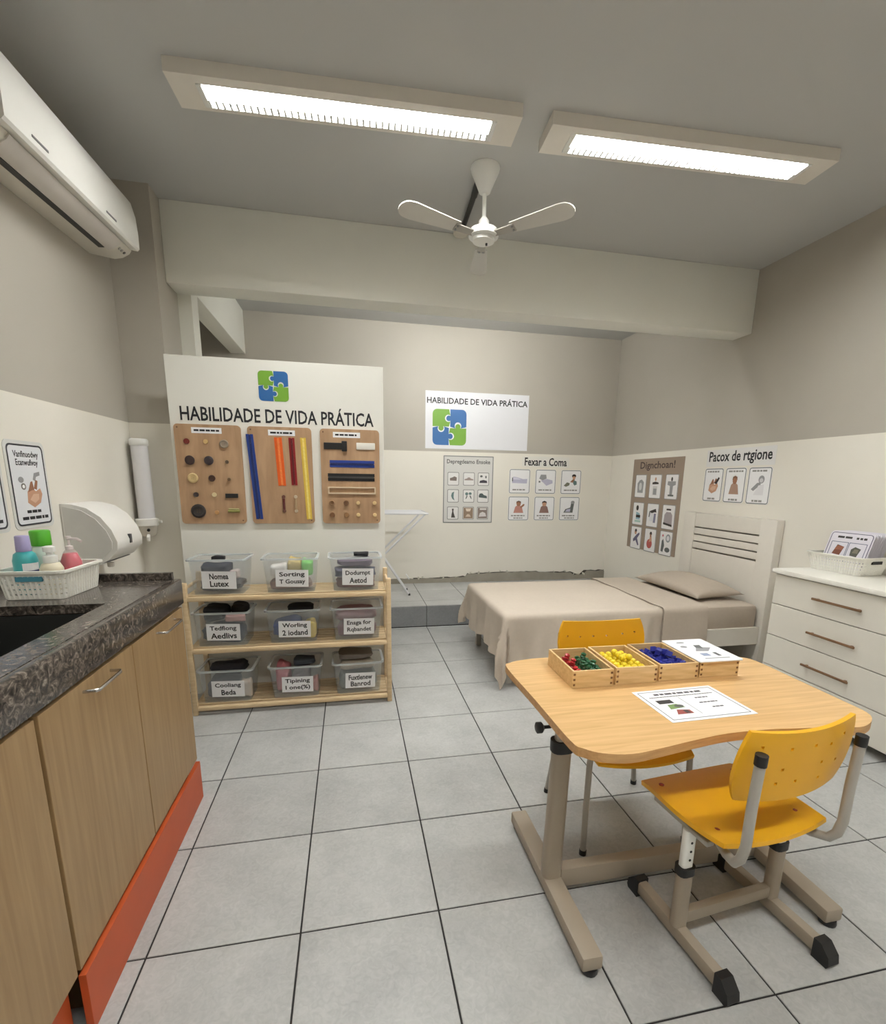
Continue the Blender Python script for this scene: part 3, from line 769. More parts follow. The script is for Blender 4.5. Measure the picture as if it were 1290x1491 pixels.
BINS = [  # tier, column, lines, look, contents (dx, dy, dz, sx, sy, sz, colour, words)
 (2, 0, ('Nomea', 'Lutex'), 'Nomea Lutex', [(-.0, 0, 0, .25, .18, .08, (70, 62, 62), 'dark brown folded trousers'), (-.03, .0, .085, .17, .17, .09, NAVY, 'navy folded sweater'), (.085, -.06, .085, .06, .05, .055, (214, 200, 196), 'pale pink rolled sock'), (-.02, .03, .175, .08, .08, .035, BLK, 'black knitted cap')]),
 (2, 1, ('Sorting', 'T Gousay'), 'Sorting T Gousay', [(.0, 0, 0, .25, .18, .07, (150, 120, 112), 'dusty rose folded blouse'), (-.07, -.02, .075, .10, .15, .10, (226, 224, 220), 'white rolled towel'), (.02, .02, .075, .09, .15, .125, (196, 176, 116), 'mustard folded shirt'), (.095, -.01, .075, .07, .14, .115, (128, 200, 108), 'bright green folded shirt')]),
 (2, 2, ('Dodurnpt', 'Aetod'), 'Dodurnpt Aetod', [(0, 0, 0, .26, .18, .065, (120, 66, 58), 'rust red folded shorts'), (0, 0, .07, .265, .185, .06, (58, 58, 88), 'dark blue folded cardigan'), (0, 0, .132, .27, .185, .055, (104, 92, 112), 'mauve grey folded jumper'), (.04, .03, .188, .1, .08, .03, BLK, 'black folded scarf')]),
 (1, 0, ('Tedfiong', 'Aedlivs'), 'Tedfiong Aedlivs', [(0, 0, 0, .25, .18, .13, (36, 44, 66), 'dark blue folded jeans'), (-.05, .0, .135, .15, .17, .10, BLK, 'black folded hoodie'), (.08, .035, .135, .11, .1, .10, (34, 30, 30), 'charcoal rolled leggings'), (.075, -.065, .135, .12, .07, .05, (206, 160, 156), 'pink folded T-shirt')]),
 (1, 1, ('Worling', '2 iodand'), 'Worling 2 iodand', [(-.04, 0, 0, .18, .18, .15, (34, 62, 128), 'royal blue folded sweatshirt'), (.10, -.04, 0, .08, .1, .13, (222, 196, 84), 'yellow rolled shirt'), (.04, .02, .155, .17, .12, .065, BLK, 'black folded trousers')]),
 (1, 2, ('Ensga for', 'Rqbandet'), 'Ensga for Rqbandet', [(0, 0, 0, .26, .185, .10, (136, 98, 104), 'plum folded cardigan'), (0, 0, .105, .26, .185, .08, (150, 112, 116), 'dusty pink folded sweater')]),
 (0, 0, ('Cooliang', 'Beda'), 'Cooliang Beda', [(-.03, 0, 0, .20, .18, .14, (92, 92, 100), 'grey folded sweatshirt'), (.105, -.05, 0, .07, .09, .13, (222, 208, 194), 'cream rolled socks'), (-.01, .01, .145, .21, .14, .075, (36, 34, 40), 'black folded jacket')]),
 (0, 1, ('Tipining', 'I one(%)'), 'Tipining I one', [(-.085, 0, 0, .09, .18, .21, (196, 120, 128), 'rose pink folded blanket'), (.03, .0, 0, .12, .18, .17, (104, 92, 100), 'dark grey folded skirt'), (.11, -.03, 0, .05, .11, .11, (186, 120, 112), 'coral rolled shirt'), (.05, .01, .175, .14, .12, .05, (56, 60, 66), 'slate folded leggings')]),
 (0, 2, ('Fuxtlenew', 'Banrod'), 'Fuxtlenew Banrod', [(0, 0, 0, .25, .18, .13, (120, 126, 120), 'sage grey folded coat'), (0, .0, .135, .25, .17, .06, (186, 176, 160), 'beige folded sweater'), (-.01, .02, .197, .22, .15, .05, (112, 104, 96), 'taupe folded trousers')]),
]
for q, (ti, c_, lines, look, items) in enumerate(BINS):
    where = ('bottom', 'middle', 'top')[ti] + ' tier'
    loc = (BX[c_], 1.745, TOPS[ti] + .001)
    make_bin('clear plastic bin with handwritten label "%s" on the shelf\'s %s' % (look, where), loc, lines, math.radians((-2, 0, 1.5)[c_]))
    for k, (dx, dy_, dz, a, b, c2, col, words) in enumerate(items):
        if abs(dx) < .015 and a > .2: a, b = (.258 + .15 * dz, .186 + .1 * dz) if dz < .12 else (.235, .16)
        garment('folded_garment', '%s inside the bin labelled "%s"' % (words, look), (loc[0] + dx, loc[1] + dy_, loc[2] + .006 + dz), a, b, c2, col, q * 10 + k)

# ================================================================== SIGNS, POSTERS AND PICTURE CARDS ON THE WALLS
SKIN = (196, 150, 122); SKIN2 = (150, 104, 78); HAIR = (44, 36, 34); GR1 = (150, 150, 152); GR2 = (96, 98, 98); LIL = (186, 184, 204); TEAL = (96, 120, 118)
def blob(cx, cy, rx, ry, n=14): return ellipse(cx, cy, rx, ry, n)
def hand(): return [(SKIN, [(-.26, -.28), (-.02, -.42), (.25, -.30), (.36, -.06), (.30, .10), (.12, .02), (-.06, .14), (-.22, .02)]), (SKIN2, [(-.2, .0), (-.05, .28), (.02, .30), (.06, .06), (-.05, .05)]), (SKIN2, [(.05, .10), (.16, .34), (.24, .30), (.16, .06)]), ((214, 176, 150), [(-.16, -.2), (.02, -.30), (.20, -.2), (.22, -.05), (.0, -.05)])]
def person(top, skin, hair, arm=0):
    r = [(top, [(-.30, -.42), (.30, -.42), (.20, .02), (.08, .12), (-.08, .12), (-.20, .02)]), (skin, blob(0, .22, .13, .16)), (hair, [(-.15, .24), (-.13, .40), (0, .46), (.13, .40), (.15, .24), (.08, .34), (-.08, .34)])]
    if arm: r.append((skin, [(.14, -.1), (.34, .10), (.36, .22), (.28, .22), (.10, .02)]))
    return r
def rect(x0, x1, y0, y1): return [(x0, y0), (x1, y0), (x1, y1), (x0, y1)]
bed_pic = [(LIL, [(-.46, -.22), (.44, -.24), (.46, .08), (.2, .06), (-.2, .2), (-.40, .22)]), ((214, 212, 226), [(-.40, .18), (-.18, .16), (.1, .03), (-.44, .02)]), (GR2, rect(-.46, -.40, -.1, .16))]
fold_pic = [(GR1, [(-.40, .12), (-.30, .40), (.02, .40), (.06, .12), (-.2, .0)]), (LIL, [(-.30, -.02), (.1, .10), (.42, .0), (.44, -.2), (.06, -.38), (-.14, -.16)]), (GR2, rect(-.42, -.32, -.16, -.04))]
reach_pic = [(SKIN2, [(-.05, -.1), (.12, .12), (.26, .12), (.14, -.14)]), (HAIR, blob(.18, .34, .13, .13)), (SKIN, blob(.18, .22, .10, .10)), (TEAL, [(.18, .04), (.36, -.04), (.38, -.26), (.24, -.34), (.14, -.2)]), ((116, 116, 100), [(-.44, -.36), (-.24, -.12), (-.06, -.18), (-.1, -.34), (-.3, -.44)])]
bend_pic = [(GR2, [(-.36, -.40), (.22, -.40), (.30, .36), (.12, .40), (.06, -.02), (-.24, -.14)]), (LIL, [(-.26, -.34), (.06, -.34), (.08, -.1), (-.16, -.16)]), (GR1, blob(.2, .36, .12, .12))]
shoe_pic = [((112, 100, 94), [(-.34, -.16), (.34, -.18), (.36, .12), (.12, .22), (-.1, .12), (-.34, .06)])]
table_pic = [((150, 134, 128), [(-.46, -.12), (.46, -.12), (.46, -.02), (.2, .04), (.1, .14), (-.1, .14), (-.2, .04), (-.46, -.02)])]
boat_pic = [((62, 56, 66), [(-.42, -.34), (.42, -.34), (.36, -.14), (0, -.06), (-.36, -.14)]), (GR2, blob(-.22, .26, .14, .1)), (GR2, blob(.26, .2, .08, .12))]
moon_pic = [(TEAL, [(.12, .40), (-.12, .28), (-.2, .0), (-.08, -.26), (.16, -.42), (.06, -.1), (.08, .2)])]
face_pic = [(TEAL, blob(-.2, .2, .16, .14)), (TEAL, blob(.16, .22, .16, .12)), (GR2, [(-.34, -.28), (-.2, -.22), (-.1, .02), (-.2, .06)]), (GR2, [(.34, -.28), (.2, -.2), (.1, .02), (.22, .06)])]
car_pic = [((72, 84, 84), [(-.44, -.12), (.44, -.2), (.40, .02), (.1, .10), (-.1, .26), (-.34, .24), (-.44, .06)])]
tower_pic = [((70, 64, 60), [(-.16, -.42), (.26, -.42), (.14, -.1), (.06, .14), (.1, .40), (-.1, .40), (-.06, .14), (-.12, -.1)])]
hour_pic = [((144, 122, 102), rect(-.5, .5, -.5, .5)), ((222, 206, 188), [(-.3, .42), (.3, .42), (.18, .16), (-.18, .16)]), ((206, 186, 164), [(-.28, -.34), (.28, -.34), (.12, -.1), (-.12, -.1)])]
arch_pic = [((132, 118, 110), rect(-.5, .5, -.5, .5)), ((214, 208, 206), [(-.4, -.34), (.4, -.3), (.3, .0), (.0, .12), (-.28, .0)]), ((220, 216, 212), rect(-.3, .4, .3, .44))]

def card(label, loc, rz, wd, ht, shapes, rows, group, name='picture_card', face=(238, 237, 238), edge=(116, 122, 124), rad=.02, pic=(0, .06, .8, .58), top=False):
    t = thing(name, label, 'card', loc, rz, group)
    MB().prism(rr(wd, ht, rad), .0005, .003, XZ).build('sheet', P(face, .4, var=.01), t)
    b = .007
    MB().ring(rr(wd - .006, ht - .006, rad), rr(wd - .006 - 2 * b, ht - .006 - 2 * b, rad * .7), .003, .0035, XZ).build('border', P(edge, .5), t)
    picture('picture', t, shapes, pic[0] * wd, pic[1] * ht, pic[2] * wd, pic[3] * ht, .003)
    if rows:
        bars(MB(), [(r[0] * wd, r[1] * ht, r[2] * wd, r[3]) for r in rows], .003, 0, XZ, len(label)).build('caption', P((150, 148, 144), .6), t)
    return t
RL, RR_ = PI / 2, -PI / 2
# ---- left wall: hand washing signs
def wash_sign(label, cy, wd, ht, shapes, t1, t2):
    t = thing('wall_sign', label, 'sign', (XL, cy, 1.382), RL, 'hand washing signs by the sink')
    MB().prism(rr(wd + .03, ht + .03, .025), .0005, .0025, XZ).build('laminate', P((214, 214, 210), .3), t)
    MB().prism(rr(wd, ht, .022), .0025, .0035, XZ).build('sheet', P((226, 228, 232), .4, var=.01), t)
    MB().ring(rr(wd, ht, .022), rr(wd - .014, ht - .014, .017), .0035, .0042, XZ).build('border', P((52, 54, 60), .5), t)
    picture('picture', t, shapes, .012, -.03, wd * .72, ht * .46, .0035)
    letters(MB(), t1, 0, ht * .37, wd * .70, .034, .004, .02).build('heading', m_ink, t)
    letters(MB(), t2, .0, ht * .27, wd * .62, .034, .004, .02).build('heading', m_ink, t)
    bars(MB(), [(0.0, -ht * .33, wd * .40, .012), (0.005, -ht * .41, wd * .74, .013)], .0037, 0, XZ, 5).build('caption', m_ink, t)
wash = hand() + [(GR1, blob(-.40, .34, .10, .08)), ((120, 116, 110), blob(-.34, .16, .09, .09)), ((250, 250, 250), blob(-.34, .16, .05, .05)), (GR1, [(.06, .34), (.14, .52), (.36, .56), (.36, .46), (.2, .42), (.14, .3)])]
wash_sign('laminated hand washing sign with drawing of soapy hands, nearer the towel dispenser', 1.062, .235, .335, wash, 'Vanfinuodwy', 'Ecanwufivoy')
wash_sign('laminated sign cut off by the photo\'s left edge beside the hand washing sign', .768, .235, .335, [((120, 160, 206), [(-.4, -.4), (.42, -.44), (.46, .1), (.1, .4), (-.3, .3)]), ((206, 222, 238), blob(0, -.1, .22, .2))], 'Vanfino', 'Ecafivoy')

# ---- back wall
t = thing('wall_sign', 'white sign with heading and jigsaw logo high on the back wall', 'sign', (2.10, YB, 2.095))
MB().box(-.61, .61, -.004, -.0005, -.312, .312).build('sheet', P((232, 232, 236), .4, var=.01), t)
puzzle(t, -.332, -.075, .392, .0042)
letters(MB(), 'HABILIDADE DE VIDA PRÁTICA', 0, .22, 1.185, .082, .0048, .02).build('lettering', m_ink, t)

def grid_poster(label, loc, rz, wd, ht, face, edge, title, tcol, tbox, cells, cw, ch, xs, zs, cface):
    t = thing('picture_poster', label, 'poster', loc, rz)
    MB().prism(rr(wd, ht, .006), .0005, .0035, XZ).build('sheet', P(face, .55, var=.02), t)
    if edge: MB().ring(rr(wd, ht, .006), rr(wd - .022, ht - .022, .004), .0035, .0045, XZ).build('border', P(edge, .5), t)
    letters(MB(), title, tbox[0], tbox[1], tbox[2], tbox[3], .0042, .018).build('heading', P(tcol, .6), t)
    for k, sh_ in enumerate(cells):
        x, z = xs[k % 3], zs[k // 3]
        c = MB().prism(rr(cw, ch, .014, 3, x, z), .0035, .005, XZ).build('cell', P(cface, .45, var=.01), t)
        MB().ring(rr(cw, ch, .014, 3, x, z), rr(cw - .014, ch - .014, .010, 3, x, z), .005, .0055, XZ).build('cell_border', P((134, 132, 130), .5), c)
        picture('picture', c, sh_, x, z, cw * .84, ch * .84, .005)
    return t
grid_poster('grey framed poster of nine small pictures under the back wall sign', (2.003, YB, 1.322), 0, .60, .775, (212, 210, 206), (132, 134, 132),
            'Depregdeamo Ensoke', (70, 66, 66), (.0, .315, .52, .062), [shoe_pic, table_pic, boat_pic, moon_pic, face_pic, car_pic, tower_pic, hour_pic, arch_pic],
            .138, .152, (-.182, .006, .182), (.125, -.072, -.272), (228, 226, 224))
def title_strip(label, loc, rz, wd, ht, s_, face, twd, tht):
    t = thing('title_strip', label, 'sign', loc, rz)
    MB().box(-wd / 2, wd / 2, -.002, -.0005, -ht / 2, ht / 2).build('strip', P(face, .5, var=.01), t)
    letters(MB(), s_, 0, 0, twd, tht, .0026, .022).build('lettering', m_ink, t)
title_strip('white strip lettered "Fexar a Coma" above the six back wall cards', (2.96, YB, 1.662), 0, .60, .12, 'Fexar a Coma', (228, 226, 218), .54, .096)
G6 = 'bed making cards on the back wall'
cap1 = [(0, -.34, .66, .016)]; cap2 = [(-.02, -.30, .66, .016), (0.02, -.40, .5, .014)]
W6, H6 = .262, .288
for k, (sh_, words, cap) in enumerate(((bed_pic, 'card showing a made bed, first in the upper row of six', cap1), (fold_pic, 'card showing a folded pile of bedding, middle of the upper row', cap1), (reach_pic, 'card showing a person reaching out to a pillow, last in the upper row', cap1),
        (person((186, 130, 118), SKIN2, (96, 70, 56), 1), 'card showing a brown-haired person raising an arm, first in the lower row', cap2), (person((140, 108, 100), SKIN, HAIR), 'card showing a dark-haired person from the front, middle of the lower row', cap2), (bend_pic, 'card showing a grey figure bending over, last in the lower row', cap2))):
    card(words, (2.636 + .331 * (k % 3), YB, 1.428 - .322 * (k // 3)), 0, W6, H6, sh_, cap, G6)

# ---- right wall
c9 = [[(GR1, [(-.3, -.34), (.3, -.34), (.34, .2), (.1, .34), (-.14, .30), (-.34, .14)]), ((206, 206, 206), blob(0, -.02, .16, .2))],
      [((210, 208, 206), rect(-.22, .22, -.42, .02)), (GR1, rect(-.16, .16, -.40, -.1)), (HAIR, [(-.3, .1), (.34, .12), (.3, .2), (.0, .24), (-.3, .2)]), (SKIN, blob(0, .36, .08, .09))],
      [(GR1, [(-.12, -.36), (.12, -.36), (.14, .04), (.38, .10), (.36, .26), (-.36, .26), (-.38, .1), (-.14, .04)]), (HAIR, blob(0, .36, .08, .1)), (GR2, rect(-.26, .26, -.44, -.36))],
      [((150, 186, 200), [(-.2, -.30), (.26, -.30), (.2, .02), (-.2, .1)]), (HAIR, blob(-.1, .30, .14, .14)), (HAIR, rect(-.2, .28, -.2, -.06)), ((168, 200, 190), rect(-.3, .34, -.44, -.34))],
      [((226, 226, 230), [(-.3, -.3), (.1, -.3), (.1, .2), (-.3, .1)]), (HAIR, [(-.3, .2), (.3, .34), (.40, .16), (.2, .16), (-.1, .1)]), (GR2, [(-.38, -.1), (-.28, -.1), (-.2, .2), (-.32, .2)]), ((128, 126, 150), [(.12, -.36), (.34, -.36), (.36, .1), (.16, .1)])],
      [((164, 154, 158), [(-.4, -.3), (.38, -.36), (.36, .1), (.2, .24), (-.2, .24), (-.36, .1)]), (HAIR, rect(-.22, .2, .32, .4)), (HAIR, [(-.42, -.36), (.40, -.44), (.40, -.34), (-.42, -.26)])],
      [((98, 92, 120), [(-.3, -.1), (.06, .16), (.36, .3), (.40, .2), (.16, -.02), (.38, -.36), (.26, -.40), (.0, -.14), (-.26, -.24)]), (SKIN, blob(-.06, .30, .12, .14)), (HAIR, blob(-.04, .38, .12, .08))],
      [((176, 84, 78), blob(-.04, -.18, .28, .24)), (SKIN, [(-.1, -.1), (.2, -.02), (.14, .2), (-.02, .2)]), (HAIR, blob(.04, .34, .12, .1)), (SKIN2, blob(.04, .24, .08, .08))],
      [((150, 156, 160), blob(.2, .26, .22, .2)), ((226, 224, 228), blob(.2, .26, .14, .12)), (GR2, [(-.4, -.4), (-.2, -.44), (-.1, -.1), (-.24, .2), (-.36, .1)]), (GR2, blob(.2, -.3, .24, .12)), ((190, 70, 80), blob(-.3, .36, .06, .06))]]
grid_poster('brown poster of nine white picture cards beside the headboard', (XR, 3.34, 1.196), RR_, .87, .99, (150, 132, 116), None, 'Dignchoan!', (70, 54, 48), (-.0, .415, .60, .10),
            c9, .205, .255, (-.265, .005, .275), (.20, -.105, -.375), (236, 234, 234))
title_strip('white strip lettered "Pacox de rtgione" above the hygiene cards', (XR, 2.235, 1.655), RR_, .74, .145, 'Pacox de rtgione', (226, 224, 222), .68, .115)
G3 = 'hygiene cards above the headboard'
capb = [(0, .40, .7, .014), (0, -.41, .44, .016)]
for k, (sh_, words) in enumerate(((hand() + [(HAIR, [(.1, .1), (.34, .4), (.42, .34), (.24, .04)])], 'card of hands being washed, first of the three above the headboard'),
        (person((170, 138, 120), SKIN2, (120, 84, 62)), 'card of a brown-haired person, middle of the three above the headboard'),
        ([(GR1, [(-.4, -.16), (-.1, .12), (.1, .16), (.1, .04), (-.26, -.24)]), ((226, 224, 226), [(-.24, -.42), (.3, -.42), (.28, .06), (.0, .02)]), (GR1, blob(.12, .28, .16, .18)), ((206, 204, 206), blob(.12, .24, .1, .1))], 'card of a grey figure reaching forward, last of the three above the headboard'))):
    card(words, (XR, 2.492 - .252 * k, 1.422), RR_, .226, .292, sh_, capb, G3, pic=(0, .0, .8, .60))

# ================================================================== BED
bd = thing('bed_frame', 'white wooden single bed frame with slatted headboard against the wall', 'bed', (2.7, 2.22, 0))
m = m_bedwhite
for y0, y1 in ((1.695, 1.845), (2.585, 2.735)):
    MB().box(3.76, 3.826, y0, y1, 0, 1.172, 0, .004).build('headboard_post', m, bd, True, w=True)
MB().box(3.765, 3.826, 1.845, 2.585, 1.046, 1.168, 0, .003).build('headboard_rail', m, bd, w=True)
for z in (.98, .915, .85): MB().box(3.767, 3.826, 1.845, 2.585, z, z + .054, 0, .002).build('headboard_slat', m, bd, w=True)
MB().box(3.767, 3.826, 1.845, 2.585, .12, .836, 0, .002).build('headboard_panel', m, bd, w=True)
for y in (1.715, 2.70): MB().box(1.70, 3.76, y, y + .025, .195, .335, 0, .003).build('side_rail', m, bd, w=True)
MB().box(1.675, 1.70, 1.715, 2.725, .195, .335, 0, .003).build('foot_rail', m, bd, w=True)
for y in (1.74, 2.58): MB().box(1.70, 1.745, y, y + .045, 0, .195, 0, .003).build('leg', m_tubegrey, bd, w=True)
for i in range(9):
    x = 1.78 + i * .225
    MB().box(x, x + .09, 1.74, 2.70, .285, .305).build('bed_slat', m_pine, bd, w=True)
mt = MB().box(1.715, 3.745, 1.735, 2.705, .306, .512, 0, .035).build('mattress', m_linen2, None, True)
tag(mt, 'thick mattress in a taupe sheet lying on the bed frame', 'mattress')
random.seed(5)
def drape(name, label, xf, xh, y0, y1, zt, dfoot, dnear, dfar, th, mat, seed, foot=True, wave=.018):
    r = random.Random(seed); ph = [r.uniform(0, 6.28) for _ in range(8)]
    R0 = .035; q4 = R0 * PI / 2
    L, W_ = xh - xf, y1 - y0
    s0 = -dfoot if foot else 0
    nu, nv = int((L - s0) / .022), int((W_ + dnear + dfar) / .024)
    def fn(u, v):
        s_ = s0 + (L - s0) * u; t_ = -dnear + (W_ + dnear + dfar) * v
        dx = max(0, -s_); dyn = max(0, -t_); dyf = max(0, t_ - W_); dy_ = dyn + dyf
        bx, by = xf + max(s_, 0), y0 + min(max(t_, 0), W_)
        d = math.hypot(dx, dy_)
        if d < 1e-9:
            edge = min(1, min(max(s_, 0) if foot else 1, t_, W_ - t_) / .1)
            return (bx, by, zt + edge * (.0035 * math.sin(5 * bx + ph[0]) * math.sin(6 * by + ph[1]) + .002 * math.sin(17 * by + 4 * bx + ph[2]) + .0016 * math.sin(31 * bx - 9 * by + ph[7])))
        nx, ny = -dx / d, (-dyn + dyf) / d
        along = bx * abs(ny) + by * abs(nx) + .25 * math.atan2(dy_, dx)
        if d < q4: out, dn = R0 * math.sin(d / R0), R0 * (1 - math.cos(d / R0))
        else:
            e = d - q4
            f_ = wave * min(1, e / .2) * (math.sin(13 * along + ph[3] + 2.5 * e) + .6 * math.sin(29 * along + ph[4] - 4 * e) + .3 * math.sin(47 * along + 9 * e + ph[6]))
            if dx > 0 and dy_ > 0: f_ += .055 * min(1, e / .25) * math.sin(2 * math.atan2(dy_, dx)) ** 2
            out, dn = R0 + .05 * e + f_, R0 + e
        dn *= 1 + .05 * math.sin(9 * along + ph[5])
        z = max(zt - dn, .009 + .002 * math.sin(40 * along))
        if zt - dn < .009: out += .35 * (.009 - (zt - dn))
        return (bx + nx * out, by + ny * out, z)
    o = MB().shell(nu, nv, fn, th, 0).build(name, mat, None, True, ang=85)
    return tag(o, label, 'bedding')
drape('bedspread', 'beige bedspread draped over the foot and side of the bed', 1.68, 2.90, 1.712, 2.728, .532, .345, .445, .22, .006, m_linen, 2)
drape('folded_sheet', 'taupe turned-down sheet folded across the bed below the pillow', 2.86, 3.23, 1.688, 2.748, .543, 0, .40, .2, .005, m_linen2, 9, False, .006)
def pillow(label, cx, cy, cz, hx, hy, hz, mat):
    def pt(u, v, sgn):
        x = 2 * u - 1; y = 2 * v - 1
        pin = 1 - .10 * (1 - x * x) * abs(y) ** 3; pix = 1 - .10 * (1 - y * y) * abs(x) ** 3
        k = max(0, (1 - abs(x) ** 2.6)) ** .55 * max(0, (1 - abs(y) ** 2.6)) ** .55
        wr = 1 + .05 * math.sin(9 * x + 4 * y) * (abs(x * y)) + .04 * math.sin(6 * y)
        z = sgn * k * hz * wr if sgn > 0 else -k * hz * .55
        droop = -.012 * (abs(y) ** 2)
        return (cx + x * hx * pix, cy + y * hy * pin, cz + z + droop + .05 * (x) * hx)
    n = 26; mb = MB()
    for sgn in (1, -1):
        vs = [pt(i / n, j / n, sgn) for i in range(n + 1) for j in range(n + 1)]
        mb.add(vs, [(i * (n + 1) + j, (i + 1) * (n + 1) + j, (i + 1) * (n + 1) + j + 1, i * (n + 1) + j + 1) for i in range(n) for j in range(n)])
    o = mb.build('pillow', mat, None, True, ang=70)
    o2 = o.data; bm = bmesh.new(); bm.from_mesh(o2); bmesh.ops.remove_doubles(bm, verts=bm.verts, dist=1e-4); bmesh.ops.recalc_face_normals(bm, faces=bm.faces); bm.to_mesh(o2); bm.free()
    return tag(o, label, 'pillow')
pillow('plump taupe pillow lying against the headboard', 3.50, 2.29, .568, .215, .44, .085, P((178, 165, 150), .85, var=.05, scale=40, bump=.05))

# ================================================================== DRESSER
DX, DY0, DY1 = 3.335, .36, 1.235
dr = thing('dresser', 'white four-drawer dresser with wooden handles beside the bed', 'dresser', (3.58, .8, 0))
m = P((222, 217, 206), .42, var=.025)
for y in (DY0, DY1 - .018): MB().box(DX + .02, XR - .012, y, y + .018, .055, .873).build('side_panel', m, dr, w=True)
MB().box(DX + .02, XR - .012, DY0 + .018, DY1 - .018, .055, .073).build('bottom_panel', m, dr, w=True)
MB().box(XR - .018, XR - .012, DY0 + .018, DY1 - .018, .073, .873).build('back_panel', m, dr, w=True)
MB().box(DX - .02, XR - .01, DY0 - .012, DY1 + .012, .874, .902, 0, .004).build('top', P((234, 231, 222), .35, var=.02), dr, True, w=True)
for y in (DY0 + .03, DY1 - .08):
    for x in (DX + .05, XR - .08): MB().box(x, x + .05, y, y + .05, 0, .055).build('foot', P((60, 50, 44), .6), dr, w=True)
zs = [.062, .262, .466, .674, .870]
for k in range(4):
    d = MB().box(DX, DX + .019, DY0 + .002, DY1 - .002, zs[k] + .0025, zs[k + 1] - .0025, 0, .002).build('drawer', m, dr, w=True)
    z = zs[k] + .098
    h = MB().box(DX - .028, DX - .018, .655, .945, z - .007, z + .007, 0, .003)
    h.box(DX - .019, DX, .675, .687, z - .004, z + .004).box(DX - .019, DX, .913, .925, z - .004, z + .004)
    h.build('handle', grain('walnut_handle', (104, 76, 52), (134, 100, 70), (20, 2, 20), 3) if k == 0 else bpy.data.materials['walnut_handle'], d)
    for v in d.children[0].data.vertices: v.co -= Vector(dr.location)
basket('woven_basket', 'white woven plastic basket of laminated cards on the dresser', (3.68, 1.075, .903), math.radians(4), .235, .345, .11, [(0, -1)], m_black)
for k in range(9):
    t = thing('laminated_card', 'laminated picture card with brown and grey objects, front one in the dresser basket' if k == 0 else 'plain laminated card standing in the pack inside the dresser basket', 'card', (3.632 + .0145 * k, 1.075, .915), math.radians(-90 + 4), 'laminated cards in the dresser basket')
    wd, ht, lean = .262, .245, math.radians(17)
    def lf(p, q, h, lean=lean): return (p, math.sin(lean) * q - h * math.cos(lean), q * math.cos(lean) + h * math.sin(lean))
    MB().prism(rr(wd, ht, .022, 4, 0, ht / 2 + .0), 0, .0025, lf).build('sheet', P((222, 218, 226), .3, var=.02), t)
    if k == 0:
        MB().ring(rr(wd - .016, ht - .016, .018, 4, 0, ht / 2), rr(wd - .024, ht - .024, .015, 4, 0, ht / 2), .0025, .003, lf).build('border', P((92, 86, 112), .5), t)
        for x in (-.054, .054):
            MB().ring(rr(.104, .125, .003, 2, x, .115), rr(.097, .118, .002, 2, x, .115), .0025, .003, lf).build('cell', P((96, 104, 128), .5), t)
        picture('picture', t, [((116, 66, 50), [(-.4, -.25), (-.16, -.3), (-.1, .2), (-.32, .3)]), ((146, 92, 70), [(-.36, .0), (-.14, .0), (-.12, .2), (-.32, .24)]), ((84, 84, 74), [(.14, -.26), (.34, -.3), (.40, .16), (.22, .26), (.12, .1)]), ((124, 118, 102), [(.18, -.1), (.34, -.1), (.34, .12), (.22, .14)])], 0, .125, .20, .11, .0025, lf)
        bars(MB(), [(-.03, .208, .10, .013), (.062, .207, .06, .013)], .0025, 0, lf, 2).build('heading', P((60, 56, 56), .6), t)

# ================================================================== CLOTHES DRYING RACK
rk = thing('drying_rack', 'white folding clothes drying rack standing on the raised platform', 'drying rack', (.95, 3.78, ZP))
m = P((214, 214, 216), .4, var=.03)
zt = .877
for y in (-.16, .16):
    MB().tube([(.455, y, zt), (-.44, y, .004)], .0095, 8).build('leg', m, rk, True)
    MB().tube([(.282, y * .8, .004), (-.30, y * .8, zt)], .0095, 8).build('leg', m, rk, True)
    MB().tube([(.282, y * .8, .0), (.278, y * .8, .02)], .012, 8).build('foot_cap', m_black, rk, True)
    MB().tube([(-.44, y, .0), (-.435, y, .02)], .012, 8).build('foot_cap', m_black, rk, True)
MB().tube([(-.5, -.25, zt), (.46, -.25, zt), (.46, .25, zt), (-.5, .25, zt)], .0095, 8, closed=True).build('top_frame', m, rk, True)
for i in range(6):
    y = -.18 + i * .072
    MB().tube([(-.5, y, zt), (.46, y, zt)], .0045, 6).build('rod', m, rk, True)
MB().tube([(.278, -.13, .18), (.278 - .0, .13, .18)], .006, 6).build('spacer', m, rk, True)

# ================================================================== TABLE
TZ = .70
tb = thing('school_table', 'beech-topped school table with curved front edge on taupe metal legs', 'table', (1.76, .05, 0))
key = [(1.237, .378), (1.265, .425), (1.33, .448), (1.458, .455), (1.85, .41), (2.20, .345), (2.265, .33), (2.304, .279), (2.303, .10), (2.298, -.10), (2.292, -.188), (2.256, -.233), (2.192, -.262), (2.136, -.262), (2.009, -.243),
       (1.874, -.228), (1.73, -.227), (1.601, -.244), (1.474, -.266), (1.382, -.277), (1.308, -.261), (1.264, -.228), (1.245, -.181), (1.242, .079)]
def catmull(pts, n=4):
    res = []; k = len(pts)
    for i in range(k):
        p0, p1, p2, p3 = (Vector(pts[(i + j) % k]) for j in (-1, 0, 1, 2))
        for a in range(n):
            t_ = a / n
            res.append(tuple(.5 * (2 * p1 + (p2 - p0) * t_ + (2 * p0 - 5 * p1 + 4 * p2 - p3) * t_ ** 2 + (3 * p1 - p0 - 3 * p2 + p3) * t_ ** 3)))
    return res
out = [(x - 1.76, y - .05) for x, y in catmull(key)]
MB().prism(out, TZ - .028, TZ, XY, 0, 1).build('tabletop', [m_tabletop, m_edge], tb)
